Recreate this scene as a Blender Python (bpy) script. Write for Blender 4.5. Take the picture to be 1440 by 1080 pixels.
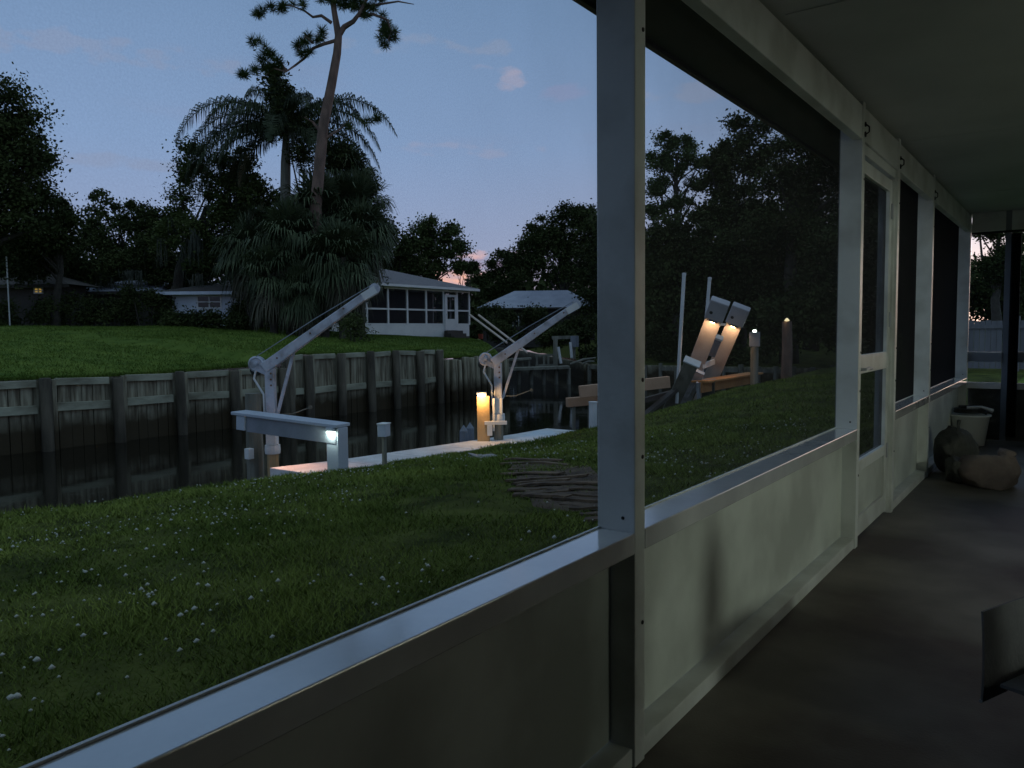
import bpy, math, random
import numpy as np
from mathutils import Vector, Matrix
R = math.radians
S = bpy.context.scene
for o in list(bpy.data.objects): bpy.data.objects.remove(o)
COL = S.collection

# ------------------------------------------------------------------ camera
EYE = 1.15
FPX, YAW, PITCH, ROLL = 1113.4, 0.6213, 0.0671, -0.0101     # focal length in 1/1440 of the picture width
cy, sy = math.cos(YAW), math.sin(YAW); cp, sp = math.cos(PITCH), math.sin(PITCH)
F0 = Vector((-sy * cp, cy * cp, -sp)); R0 = Vector((cy, sy, 0)); U0 = R0.cross(F0)
cr, sr = math.cos(ROLL), math.sin(ROLL)
RC = R0 * cr + U0 * sr; UC = -R0 * sr + U0 * cr
cam = bpy.data.cameras.new('camera'); co = bpy.data.objects.new('camera', cam); COL.objects.link(co)
cam.sensor_width = 36; cam.lens = FPX / 1440 * 36; cam.clip_start = .02; cam.clip_end = 2000
co.matrix_world = Matrix.Translation((0, 0, EYE)) @ Matrix((RC, UC, -F0)).transposed().to_4x4()
S.camera = co
def ray(x, y):
    a, b = x - 720, y - 540
    d = F0 * FPX + RC * a - UC * b
    h = d.dot(Vector((-sy, cy, 0)))
    return d / h
def at(x, y, D): return Vector((0, 0, EYE)) + ray(x, y) * D            # point D metres ahead of the eye
def atX(x, y, X): d = ray(x, y); return Vector((0, 0, EYE)) + d * (X / d.x)
def onz(x, y, z): d = ray(x, y); return Vector((0, 0, EYE)) + d * ((z - EYE) / d.z)

# ------------------------------------------------------------------ sky, dusk glow, exposure
S.view_settings.view_transform = 'Standard'; S.view_settings.look = 'None'
S.view_settings.exposure = .14; S.view_settings.gamma = 1
S.cycles.use_denoising = True
S.cycles.max_bounces = 7; S.cycles.diffuse_bounces = 3; S.cycles.transparent_max_bounces = 12
S.cycles.sample_clamp_indirect = 4
GLOW_AZ = R(6)                                               # degrees right of +Y
W = bpy.data.worlds.new('World'); S.world = W; W.use_nodes = True
nt = W.node_tree; N = nt.nodes; L = nt.links; N.clear()
def nd(t, **k):
    n = N.new(t)
    for a, b in k.items(): setattr(n, a, b)
    return n
def wm(op, a, b=None, c=None, clamp=False):
    n = nd('ShaderNodeMath', operation=op, use_clamp=clamp)
    for i, v in enumerate((a, b, c)):
        if v is None: continue
        if isinstance(v, (int, float)): n.inputs[i].default_value = v
        else: L.new(v, n.inputs[i])
    return n.outputs[0]
tc = nd('ShaderNodeTexCoord'); sx = nd('ShaderNodeSeparateXYZ'); L.new(tc.outputs['Generated'], sx.inputs[0])
elev = wm('MULTIPLY', wm('ARCSINE', sx.outputs[2]), 1 / (math.pi / 2))
rp = nd('ShaderNodeValToRGB'); L.new(wm('MAXIMUM', elev, 0), rp.inputs[0])
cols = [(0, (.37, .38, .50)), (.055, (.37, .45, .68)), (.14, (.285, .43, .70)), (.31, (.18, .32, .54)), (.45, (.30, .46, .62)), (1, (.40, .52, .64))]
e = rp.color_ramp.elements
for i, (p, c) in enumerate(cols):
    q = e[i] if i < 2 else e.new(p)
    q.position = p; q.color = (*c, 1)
def vdot(v):
    n = nd('ShaderNodeVectorMath', operation='DOT_PRODUCT'); L.new(tc.outputs['Generated'], n.inputs[0]); n.inputs[1].default_value = v
    return n.outputs['Value']
def add_col(base, col, fac):
    m = nd('ShaderNodeMix', data_type='RGBA', blend_type='ADD'); m.clamp_factor = False
    L.new(fac, m.inputs[0]); L.new(base, m.inputs[6]); m.inputs[7].default_value = (*col, 1); return m.outputs[2]
def mix_col(base, col, fac):
    m = nd('ShaderNodeMix', data_type='RGBA'); L.new(fac, m.inputs[0]); L.new(base, m.inputs[6])
    if isinstance(col, tuple): m.inputs[7].default_value = (*col, 1)
    else: L.new(col, m.inputs[7])
    return m.outputs[2]
gl = vdot((math.sin(GLOW_AZ), math.cos(GLOW_AZ), 0))
low = wm('POWER', wm('SUBTRACT', 1, wm('MULTIPLY', wm('ABSOLUTE', elev), 4.2), clamp=True), 1.6)
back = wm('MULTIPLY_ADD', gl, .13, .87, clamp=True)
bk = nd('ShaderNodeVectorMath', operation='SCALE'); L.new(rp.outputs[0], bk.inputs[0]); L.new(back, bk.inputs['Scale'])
c = add_col(bk.outputs[0], (.30, .17, .06), wm('MULTIPLY', low, wm('POWER', wm('MAXIMUM', gl, 0), 7)))
c = add_col(c, (1.0, .90, .62), wm('MULTIPLY', low, wm('POWER', wm('MAXIMUM', gl, 0), 26)))
vlow = wm('POWER', wm('SUBTRACT', 1, wm('MULTIPLY', wm('ABSOLUTE', elev), 15), clamp=True), 1.0)
c = add_col(c, (.75, .25, .10), wm('MULTIPLY', vlow, wm('POWER', wm('MAXIMUM', gl, 0), 4)))
# thin clouds: wisps low down, and two small lit puffs
def noise(scale, detail, vec=None, stretch=(1, 1, 1)):
    mp = nd('ShaderNodeMapping'); mp.inputs['Scale'].default_value = stretch; L.new(tc.outputs['Generated'], mp.inputs[0])
    n = nd('ShaderNodeTexNoise'); n.inputs['Scale'].default_value = scale; n.inputs['Detail'].default_value = detail
    L.new(mp.outputs[0], n.inputs[0]); return n.outputs[0]
wis = wm('MULTIPLY', wm('SUBTRACT', noise(2.2, 5, stretch=(1, 1, 5)), .56, clamp=True), 2.4, clamp=True)
c = mix_col(c, (.33, .32, .45), wm('MULTIPLY', wis, .8))
fine = noise(26, 4, stretch=(1, 1, 2.2))
def puff(px, py, w, h, col, k, amp=5):
    d = ray(px, py).normalized(); side = Vector((d.y, -d.x, 0)).normalized(); up = side.cross(d)
    a = wm('DIVIDE', vdot(side), w); b = wm('DIVIDE', vdot(up), h)
    r2 = wm('ADD', wm('MULTIPLY', a, a), wm('MULTIPLY', b, b))
    f = wm('SUBTRACT', 1, wm('ADD', r2, wm('MULTIPLY', wm('SUBTRACT', fine, .5), -amp)), clamp=True)
    f = wm('MULTIPLY', wm('MULTIPLY', f, k), wm('GREATER_THAN', vdot(d), 0))
    global c
    c = mix_col(c, col, f)
puff(722, 114, .024, .009, (.58, .50, .60), .4, 9)
puff(690, 100, .03, .006, (.50, .47, .60), .35, 10)
puff(640, 210, .08, .008, (.42, .44, .60), .4, 9)
puff(560, 60, .10, .010, (.33, .40, .56), .5, 9)
puff(90, 60, .14, .012, (.30, .36, .52), .5, 9)
puff(960, 130, .08, .010, (.36, .42, .58), .5, 9)
puff(692, 372, .075, .012, (.42, .33, .48), .8)
puff(690, 358, .050, .007, (1.25, .68, .55), .8)
puff(655, 388, .060, .014, (1.5, .72, .45), .75)
puff(180, 228, .09, .008, (.30, .36, .52), .5)
puff(795, 130, .03, .010, (.36, .38, .60), .4)
sky = nd('ShaderNodeTexSky', sky_type='NISHITA'); sky.sun_disc = False
sky.sun_elevation = R(1.0); sky.sun_rotation = GLOW_AZ
sk = nd('ShaderNodeVectorMath', operation='SCALE'); L.new(sky.outputs[0], sk.inputs[0]); sk.inputs['Scale'].default_value = .06
c = mix_col(c, sk.outputs[0], wm('MULTIPLY', 1, .12))
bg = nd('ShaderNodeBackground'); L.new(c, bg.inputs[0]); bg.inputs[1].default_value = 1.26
ow = nd('ShaderNodeOutputWorld'); L.new(bg.outputs[0], ow.inputs[0])
sl = bpy.data.lights.new('dusk_sun', 'SUN'); so = bpy.data.objects.new('dusk_sun', sl); COL.objects.link(so)
sl.energy = .10; sl.angle = R(24); sl.color = (1, .62, .48)
so.rotation_euler = (R(90 - 9), 0, math.pi - GLOW_AZ)

# ------------------------------------------------------------------ helpers
ORG = {}
def tag(o, label=None, cat=None, group=None, kind=None):
    if label: o['label'] = label
    if cat: o['category'] = cat
    if group: o['group'] = group
    if kind: o['kind'] = kind
    return o
def thing(name, loc, label, cat, group=None):
    o = bpy.data.objects.new(name, None); o.empty_display_size = .1; COL.objects.link(o)
    o.location = loc; ORG[o.name] = Vector(loc)
    return tag(o, label, cat, group)
def mesh_np(name, V, Q, m, parent=None, smooth=False, org=None):
    V = np.asarray(V, dtype=np.float32).reshape(-1, 3); Q = np.asarray(Q, dtype=np.int32)
    og = ORG[parent.name] if parent is not None else Vector(org if org is not None else (0, 0, 0))
    V = V - np.array(og, dtype=np.float32)
    me = bpy.data.meshes.new(name); k = Q.shape[1]
    me.vertices.add(len(V)); me.vertices.foreach_set('co', V.ravel())
    me.loops.add(Q.size); me.loops.foreach_set('vertex_index', Q.ravel())
    me.polygons.add(len(Q)); me.polygons.foreach_set('loop_start', np.arange(0, Q.size, k, dtype=np.int32))
    me.polygons.foreach_set('loop_total', np.full(len(Q), k, dtype=np.int32))
    if smooth: me.polygons.foreach_set('use_smooth', np.ones(len(Q), dtype=bool))
    me.update(calc_edges=True); me.validate()
    o = bpy.data.objects.new(name, me); COL.objects.link(o)
    if m: me.materials.append(m)
    if parent is not None: o.parent = parent
    else: o.location = og
    ORG[o.name] = og
    return o
class MB:
    def __init__(s): s.v = []; s.f = []
    def add(s, V, Fc):
        b = len(s.v); s.v += [Vector(p) for p in V]; s.f += [tuple(b + i for i in f) for f in Fc]; return s
    def hexa(s, P):   # 8 corners: bottom ring then top ring
        return s.add(P, [(3, 2, 1, 0), (4, 5, 6, 7), (0, 1, 5, 4), (1, 2, 6, 5), (2, 3, 7, 6), (3, 0, 4, 7)])
    def box(s, x0, x1, y0, y1, z0, z1):
        return s.hexa([(x0, y0, z0), (x1, y0, z0), (x1, y1, z0), (x0, y1, z0), (x0, y0, z1), (x1, y0, z1), (x1, y1, z1), (x0, y1, z1)])
    def beam(s, p, q, w, h, up=(0, 0, 1), w2=None, h2=None):   # w across, h along up
        p, q = Vector(p), Vector(q); d = (q - p).normalized(); a = d.cross(Vector(up))
        if a.length < 1e-4: a = d.cross(Vector((0, 1, 0)))
        a.normalize(); u = a.cross(d).normalized(); w2 = w2 or w; h2 = h2 or h
        c = lambda o, ww, hh: [o - a * ww / 2 - u * hh / 2, o + a * ww / 2 - u * hh / 2, o + a * ww / 2 + u * hh / 2, o - a * ww / 2 + u * hh / 2]
        return s.hexa(c(p, w, h) + c(q, w2, h2))
    def path(s, pts, rad, n=8, cap=True):
        pts = [Vector(p) for p in pts]
        if not hasattr(rad, '__len__'): rad = [rad] * len(pts)
        b = len(s.v); ref = None
        for i, p in enumerate(pts):
            d = (pts[min(i + 1, len(pts) - 1)] - pts[max(i - 1, 0)]).normalized()
            if ref is None: ref = d.orthogonal().normalized()
            a = (ref - d * ref.dot(d)).normalized(); ref = a; u = d.cross(a)
            for k in range(n):
                t = 2 * math.pi * k / n; s.v.append(p + (a * math.cos(t) + u * math.sin(t)) * rad[i])
        for i in range(len(pts) - 1):
            for k in range(n):
                k2 = (k + 1) % n; s.f.append((b + i * n + k, b + i * n + k2, b + (i + 1) * n + k2, b + (i + 1) * n + k))
        if cap:
            s.f.append(tuple(b + k for k in reversed(range(n)))); s.f.append(tuple(b + (len(pts) - 1) * n + k for k in range(n)))
        return s
    def tube(s, p, q, r1, r2=None, n=12): return s.path([p, q], [r1, r2 if r2 is not None else r1], n)
    def lathe(s, c, prof, n=20, axis=(0, 0, 1)):   # prof: (r, h)
        ax = Vector(axis).normalized(); return s.path([Vector(c) + ax * h for r, h in prof], [max(r, 1e-4) for r, h in prof], n) if False else s._lathe(Vector(c), ax, prof, n)
    def _lathe(s, c, ax, prof, n):
        a = ax.orthogonal().normalized(); u = ax.cross(a); b = len(s.v)
        for r, h in prof:
            for k in range(n):
                t = 2 * math.pi * k / n; s.v.append(c + ax * h + (a * math.cos(t) + u * math.sin(t)) * max(r, 1e-4))
        for i in range(len(prof) - 1):
            for k in range(n):
                k2 = (k + 1) % n; s.f.append((b + i * n + k, b + i * n + k2, b + (i + 1) * n + k2, b + (i + 1) * n + k))
        return s
    def prism(s, poly, vec):
        n = len(poly); P = [Vector(p) for p in poly]; Q = [p + Vector(vec) for p in P]
        return s.add(P + Q, [tuple(reversed(range(n))), tuple(range(n, 2 * n))] + [(i, (i + 1) % n, n + (i + 1) % n, n + i) for i in range(n)])
    def build(s, name, m, parent=None, bevel=0, smooth=False, org=None):
        og = ORG[parent.name] if parent is not None else Vector(org if org is not None else (0, 0, 0))
        me = bpy.data.meshes.new(name); me.from_pydata([p - og for p in s.v], [], s.f); me.update()
        o = bpy.data.objects.new(name, me); COL.objects.link(o); me.materials.append(m)
        if parent is not None: o.parent = parent
        else: o.location = og
        ORG[o.name] = og
        if smooth:
            for p in me.polygons: p.use_smooth = True
        if bevel:
            b = o.modifiers.new('bevel', 'BEVEL'); b.width = bevel; b.segments = 2; b.limit_method = 'ANGLE'
        return o

# ------------------------------------------------------------------ materials
def mat(name, col, rough=.6, col2=None, scale=3, detail=4, stretch=(1, 1, 1), bump=0, bscale=None, metal=0, contrast=(.35, .65), emit=None, estr=0, spec=.5):
    m = bpy.data.materials.new(name); m.use_nodes = True; t = m.node_tree; b = t.nodes['Principled BSDF']
    b.inputs['Base Color'].default_value = (*col, 1); b.inputs['Roughness'].default_value = rough; b.inputs['Metallic'].default_value = metal
    b.inputs['Specular IOR Level'].default_value = spec
    if emit: b.inputs['Emission Color'].default_value = (*emit, 1); b.inputs['Emission Strength'].default_value = estr
    tcn = t.nodes.new('ShaderNodeTexCoord'); mp = t.nodes.new('ShaderNodeMapping'); mp.inputs['Scale'].default_value = stretch
    t.links.new(tcn.outputs['Object'], mp.inputs[0])
    if col2:
        n = t.nodes.new('ShaderNodeTexNoise'); n.inputs['Scale'].default_value = scale; n.inputs['Detail'].default_value = detail
        t.links.new(mp.outputs[0], n.inputs[0]); r = t.nodes.new('ShaderNodeValToRGB'); t.links.new(n.outputs[0], r.inputs[0])
        r.color_ramp.elements[0].position = contrast[0]; r.color_ramp.elements[1].position = contrast[1]
        r.color_ramp.elements[0].color = (*col, 1); r.color_ramp.elements[1].color = (*col2, 1)
        t.links.new(r.outputs[0], b.inputs['Base Color'])
    if bump:
        n2 = t.nodes.new('ShaderNodeTexNoise'); n2.inputs['Scale'].default_value = bscale or scale * 4; n2.inputs['Detail'].default_value = 5
        t.links.new(mp.outputs[0], n2.inputs[0]); bp = t.nodes.new('ShaderNodeBump'); bp.inputs['Strength'].default_value = bump
        bp.inputs['Distance'].default_value = .02
        t.links.new(n2.outputs[0], bp.inputs['Height']); t.links.new(bp.outputs[0], b.inputs['Normal'])
    return m
M = {}
M['alu'] = mat('white_aluminium', (.74, .76, .74), .38, (.56, .57, .54), 4, 10, bump=.05, bscale=60, contrast=(.42, .62))
M['sill'] = mat('white_sill', (.80, .80, .79), .24, (.66, .66, .66), 5, 6, bump=.03, bscale=45, contrast=(.30, .62), spec=1.0)
for k_, v_ in (('Coat Weight', 1), ('Coat IOR', 2.3), ('Coat Roughness', .12)): M['sill'].node_tree.nodes['Principled BSDF'].inputs[k_].default_value = v_
M['panel'] = mat('kick_panel', (.66, .69, .64), .45, (.47, .49, .45), 2.4, 10, bump=.08, bscale=12, contrast=(.38, .60))
M['ceil'] = mat('ceiling_paint', (.66, .68, .65), .5, (.48, .50, .47), .9, 6, bump=.05, bscale=20)
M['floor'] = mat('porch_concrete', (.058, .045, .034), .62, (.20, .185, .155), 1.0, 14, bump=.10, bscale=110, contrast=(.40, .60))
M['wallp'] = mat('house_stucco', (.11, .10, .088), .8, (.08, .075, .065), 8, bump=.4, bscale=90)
M['roofw'] = mat('porch_roof', (.5, .5, .48), .5, (.35, .35, .33), 2)
M['dark'] = mat('dark_rubber', (.02, .02, .02), .6)
M['black'] = mat('black_cloth', (.012, .011, .011), .9, (.02, .018, .018), 12)
M['fasc'] = mat('gutter_metal', (.10, .095, .085), .5, (.07, .065, .06), 3)
M['lawn'] = mat('lawn_soil', (.032, .040, .010), .95, (.09, .105, .024), 2.2, 8, bump=1.0, bscale=30, spec=.05)
M['blade'] = mat('grass_blade', (.072, .108, .022), .85, (.225, .27, .060), .7, 8, contrast=(.3, .7), spec=.03)
M['lawnf'] = mat('far_lawn_grass', (.060, .105, .018), .95, (.135, .190, .036), 1.3, 12, bump=1.0, bscale=9, contrast=(.3, .7), spec=.05)
M['clover'] = mat('clover_bloom', (.48, .49, .42), .8)
M['concrete'] = mat('dock_concrete', (.72, .72, .72), .7, (.56, .55, .55), 3, 6, bump=.3, bscale=30)
M['wood'] = mat('weathered_wood', (.135, .13, .10), .85, (.26, .25, .20), 5, 6, stretch=(1, 1, .15), bump=.4, bscale=18)
M['woodh'] = mat('weathered_board', (.045, .028, .016), .9, (.17, .115, .07), 5, 6, stretch=(1, 1, 1), bump=.6, bscale=20)
M['pine'] = mat('yellow_pine', (.42, .27, .12), .7, (.52, .36, .18), 3, 6, stretch=(1, 1, .12), bump=.3, bscale=12)
M['tan'] = mat('tan_board', (.70, .58, .49), .7, (.58, .46, .38), 2.5, 5, bump=.2, bscale=10)
M['grey'] = mat('grey_paint', (.48, .53, .60), .45, (.42, .46, .53), 2, bump=.08, bscale=20)
M['greyd'] = mat('dark_grey_paint', (.27, .29, .33), .55, (.21, .23, .26), 3)
M['galv'] = mat('galvanised_steel', (.54, .56, .62), .42, (.28, .28, .29), 5, 10, metal=.2, bump=.15, bscale=30, contrast=(.45, .72))
M['pvc'] = mat('white_plastic', (.82, .82, .80), .45, (.68, .68, .66), 2)
M['rust'] = mat('rusty_bolt', (.16, .08, .04), .8)
M['pvcg'] = mat('pale_grey_cover', (.62, .60, .62), .5, (.52, .50, .52), 2)
M['motor'] = mat('motor_housing', (.05, .06, .05), .4, (.03, .035, .03), 5)
M['bark'] = mat('oak_bark', (.045, .038, .03), .95, (.08, .07, .055), 5, 6, bump=.8, bscale=20)
M['pbark'] = mat('pine_bark', (.27, .17, .13), .95, (.15, .10, .08), 4, 6, stretch=(1, 1, .4), bump=.9, bscale=12)
M['leaf'] = mat('oak_leaf', (.050, .070, .022), .8, (.10, .13, .04), .5, 3, spec=.1)
M['leafd'] = mat('dark_leaf', (.034, .045, .016), .85, (.072, .09, .03), .5, 3, spec=.08)
M['needle'] = mat('pine_needle', (.055, .085, .028), .85, (.10, .14, .048), 1.0, 3, spec=.08)
M['palm'] = mat('palm_leaf', (.030, .044, .020), .65, (.065, .085, .040), 1.1, 3, spec=.2)
M['fan'] = mat('fan_palm_leaf', (.040, .058, .026), .6, (.095, .120, .055), 1.4, 3, spec=.25)
M['skirt'] = mat('dead_frond', (.085, .085, .055), .9, (.13, .12, .08), 2, 3)
M['moss'] = mat('spanish_moss', (.085, .09, .07), .95, (.13, .14, .11), 2, 3, spec=.05)
M['roofs'] = mat('shingle_roof', (.20, .185, .20), .85, (.15, .14, .15), 4, 6, bump=.4, bscale=25)
M['roofm'] = mat('metal_roof', (.38, .40, .48), .45, (.30, .32, .40), 1, 4)
M['hwhite'] = mat('house_white', (.88, .86, .84), .6, (.78, .76, .76), 1.2)
M['hdark'] = mat('house_brown', (.08, .07, .06), .8, (.06, .05, .045), 2)
M['hpale'] = mat('house_pale', (.74, .78, .88), .7, (.62, .66, .76), 1.5)
M['glassd'] = mat('dark_window', (.02, .022, .025), .12)
M['fence'] = mat('grey_fence', (.20, .20, .21), .8, (.14, .14, .15), 4, 5, stretch=(1, 1, .2), bump=.3)
M['cloth'] = mat('brown_cloth', (.20, .155, .135), .9, (.13, .10, .09), 6, bump=.5, bscale=40)
M['clothd'] = mat('grey_cloth', (.09, .09, .08), .95, (.06, .06, .055), 5, bump=.5, bscale=40)
M['sling'] = mat('grey_sling', (.12, .12, .13), .8, (.09, .09, .10), 8, bump=.2, bscale=80)
M['stone'] = mat('flat_stone', (.30, .30, .31), .8, (.2, .2, .2), 6, bump=.4)
M['warm'] = mat('warm_bulb', (1, .8, .5), .5, emit=(1, .62, .25), estr=22)
M['orange'] = mat('orange_timber', (.60, .27, .09), .75, (.46, .20, .07), 2.5, 5, bump=.2, bscale=10)
M['bunk'] = mat('bunk_timber', (.62, .38, .24), .75, (.50, .30, .18), 2.5, 5, bump=.2, bscale=10)
M['hot'] = mat('hot_bulb', (1, .9, .7), .5, emit=(1, .70, .32), estr=60)
M['cool'] = mat('cool_bulb', (1, 1, 1), .5, emit=(.82, 1, .82), estr=20)
M['dimb'] = mat('dim_bulb', (1, .9, .7), .5, emit=(1, .85, .45), estr=1.6)
M['litw'] = mat('lit_window', (1, .8, .4), .5, emit=(1, .62, .12), estr=.30)
M['red'] = mat('red_plastic', (.35, .06, .03), .6)

def water_mat():
    m = bpy.data.materials.new('canal_water'); m.use_nodes = True; t = m.node_tree; b = t.nodes['Principled BSDF']
    b.inputs['Base Color'].default_value = (.010, .009, .006, 1); b.inputs['Roughness'].default_value = .06; b.inputs['IOR'].default_value = 1.25
    tcn = t.nodes.new('ShaderNodeTexCoord'); n = t.nodes.new('ShaderNodeTexNoise'); n.inputs['Scale'].default_value = 1.1; n.inputs['Detail'].default_value = 3
    t.links.new(tcn.outputs['Object'], n.inputs[0]); bp = t.nodes.new('ShaderNodeBump'); bp.inputs['Strength'].default_value = .10; bp.inputs['Distance'].default_value = .05
    t.links.new(n.outputs[0], bp.inputs['Height']); t.links.new(bp.outputs[0], b.inputs['Normal']); return m
M['water'] = water_mat()
M['pile'] = mat('creosote_shade_pile', (.045, .038, .025), .9, (.15, .13, .09), 4, 6, stretch=(1, 1, .2), bump=.5, bscale=15)  # dark creosote wood, with the shade on the pile sides put into the colour
M['wale'] = mat('pale_wale', (.16, .15, .10), .85, (.40, .405, .29), 2.2, 6, stretch=(1, .5, 1.5), bump=.4, bscale=20, contrast=(.3, .6))
def screen_mat(name, a=.16, col=(.035, .035, .04)):
    # insect screen: open share of the weave falls as it is seen at a slant
    m = bpy.data.materials.new(name); m.use_nodes = True; t = m.node_tree; t.nodes.clear(); lk = t.links.new
    g = t.nodes.new('ShaderNodeNewGeometry'); d = t.nodes.new('ShaderNodeVectorMath'); d.operation = 'DOT_PRODUCT'
    lk(g.outputs['Incoming'], d.inputs[0]); lk(g.outputs['Normal'], d.inputs[1])
    def mt(op, x, y=None, cl=False):
        n = t.nodes.new('ShaderNodeMath'); n.operation = op; n.use_clamp = cl
        for i, v in enumerate((x, y)):
            if v is None: continue
            if isinstance(v, (int, float)): n.inputs[i].default_value = v
            else: lk(v, n.inputs[i])
        return n.outputs[0]
    cs = mt('MAXIMUM', mt('ABSOLUTE', d.outputs['Value']), .02)
    def nz(sc, dt):
        n = t.nodes.new('ShaderNodeTexNoise'); n.inputs['Scale'].default_value = sc; n.inputs['Detail'].default_value = dt
        tx = t.nodes.new('ShaderNodeTexCoord'); lk(tx.outputs['Object'], n.inputs[0]); return n.outputs[0]
    av = mt('MULTIPLY', a, mt('ADD', mt('MULTIPLY', nz(320, 1), .35), mt('ADD', mt('MULTIPLY', nz(3, 4), .35), .65)))
    T = mt('MULTIPLY', mt('SUBTRACT', 1, mt('DIVIDE', av, cs), True), mt('SUBTRACT', 1, av))
    df = t.nodes.new('ShaderNodeBsdfDiffuse'); df.inputs[0].default_value = (*col, 1); tr = t.nodes.new('ShaderNodeBsdfTransparent')
    mx = t.nodes.new('ShaderNodeMixShader'); lk(T, mx.inputs[0]); lk(df.outputs[0], mx.inputs[1]); lk(tr.outputs[0], mx.inputs[2])
    o = t.nodes.new('ShaderNodeOutputMaterial'); lk(mx.outputs[0], o.inputs[0]); return m
M['screen'] = screen_mat('insect_screen'); M['screend'] = screen_mat('dark_insect_screen', .36, (.03, .03, .035))
def bulkhead_mat():
    # planked seawall: upright boards, green-grey paint, brown tide stain low down
    m = bpy.data.materials.new('seawall_planks'); m.use_nodes = True; t = m.node_tree; b = t.nodes['Principled BSDF']; lk = t.links.new
    b.inputs['Roughness'].default_value = .85
    tcn = t.nodes.new('ShaderNodeTexCoord'); mp = t.nodes.new('ShaderNodeMapping'); mp.inputs['Scale'].default_value = (3, 5, .5); lk(tcn.outputs['Object'], mp.inputs[0])
    n = t.nodes.new('ShaderNodeTexNoise'); n.inputs['Scale'].default_value = 2; n.inputs['Detail'].default_value = 7; lk(mp.outputs[0], n.inputs[0])
    r = t.nodes.new('ShaderNodeValToRGB'); lk(n.outputs[0], r.inputs[0]); r.color_ramp.elements[0].position = .36; r.color_ramp.elements[1].position = .66
    r.color_ramp.elements[0].color = (.12, .10, .062, 1); r.color_ramp.elements[1].color = (.40, .375, .26, 1)
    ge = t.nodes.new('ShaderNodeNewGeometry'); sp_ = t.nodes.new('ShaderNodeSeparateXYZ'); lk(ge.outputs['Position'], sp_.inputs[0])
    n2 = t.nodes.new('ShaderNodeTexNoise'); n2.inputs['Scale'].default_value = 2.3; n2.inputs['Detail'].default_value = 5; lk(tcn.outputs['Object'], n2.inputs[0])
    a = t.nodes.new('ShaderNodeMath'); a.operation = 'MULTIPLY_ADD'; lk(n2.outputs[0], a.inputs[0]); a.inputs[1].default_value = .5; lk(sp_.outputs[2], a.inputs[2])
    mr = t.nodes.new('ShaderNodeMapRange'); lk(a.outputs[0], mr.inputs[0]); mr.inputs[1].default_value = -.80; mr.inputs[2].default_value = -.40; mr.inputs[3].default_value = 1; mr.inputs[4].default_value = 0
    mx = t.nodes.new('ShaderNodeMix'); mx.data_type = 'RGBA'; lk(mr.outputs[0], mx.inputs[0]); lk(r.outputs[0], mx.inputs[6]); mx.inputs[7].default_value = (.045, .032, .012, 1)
    lk(mx.outputs[2], b.inputs['Base Color']); return m
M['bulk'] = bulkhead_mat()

rng = np.random.default_rng(7); rnd = random.Random(5)

# ------------------------------------------------------------------ terrain and water
WZ = -1.49
def edgeX(Y): return float(np.interp(Y, [-40, 4, 7, 9, 13, 16, 22, 36], [-11.6, -10.55, -10.0, -9.35, -8.75, -8.6, -8.7, -8.6]))
def zl(X, Y):
    a = np.interp(Y, [-30, 11, 14, 16.5, 20, 24, 30, 50], [.92, .92, .90, .88, .88, .80, .55, .4])
    X0 = np.interp(Y, [-40, 4, 7, 9, 13, 16, 22, 36], [-11.6, -10.55, -10.0, -9.35, -8.75, -8.6, -8.7, -8.6])
    e_ = np.clip((-1.35 - X) / (-1.35 - X0), 0, 1)
    return -.10 - a * e_ ** np.interp(Y, [-30, 12, 16, 20, 40], [1.15, 1.2, 2.2, 4.5, 5])
def zlb(X, Y):   # with lumps
    return zl(X, Y) + .022 * np.sin(X * 2.1 + Y * 1.3) * np.sin(Y * 1.7 - X * .6) + .012 * np.sin(X * 5.3 + 1) * np.sin(Y * 4.7)
def grid(name, us, vs, fn, m, label=None, smooth=True):
    V = [fn(u, v) for u in us for v in vs]; nv = len(vs)
    Q = [(i * nv + j, (i + 1) * nv + j, (i + 1) * nv + j + 1, i * nv + j + 1) for i in range(len(us) - 1) for j in range(nv - 1)]
    o = mesh_np(name, V, Q, m, smooth=smooth); tag(o, label, None, None, 'structure'); return o
us = list(np.linspace(0, 1, 70)); vs = list(np.concatenate([[-60, -40, -25, -15], np.linspace(-8, 36, 150)]))
def near(u, v):
    x0 = edgeX(v); X = x0 + (-1.08 - x0) * u; return (X, v, float(zlb(X, v)))
grid('lawn_near', us, vs, near, M['lawn'])
grid('lawn_beyond_house', list(np.linspace(-1.08, 90, 12)), [9.75, 14, 20, 26, 31, 36], lambda u, v: (u, v, -.1 - .0 * u), M['lawnf'])
us = list(19.32 + np.concatenate([np.linspace(0, 6, 16), np.linspace(7, 30, 18), [40, 60, 90]]))
def zf(X, Y):
    s = np.clip((-19.3 - X) / 17, 0, 1); k = np.interp(Y, [-60, 8, 27, 36, 48], [.95, 1.0, 1.05, .62, .42])
    e0 = np.interp(Y, [14.9, 15.3, 22.0, 22.6], [.17, .47, .47, .12]) * (1 - s)
    return e0 + 1.5 * k * (s ** .85) * np.interp(s, [0, 1], [1, 1])
def farl(u, v):
    X = -u; Ymax = 26.2 + (u - 19.32) * 1.13; Y = -60 + (Ymax + 60) * v
    return (X, Y, float(zf(X, Y)) + .03 * math.sin(X * 1.1 + Y * .7))
grid('lawn_across_canal', us, list(1 - (1 - np.linspace(0, 1, 130)) ** 1.4), farl, M['lawnf'])
def backl(u, v):
    Yb = 36 + max(0, (-20 - u)) * 1.13; Y = Yb + v
    ze = -.67 if u < -9 else float(np.interp(u, [-9, -7], [-.67, -.15]))
    return (u, Y, ze + 1.4 * min(1, v / 16) ** 1.2 + .05 * math.sin(u * .9 + v * .5))
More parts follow.
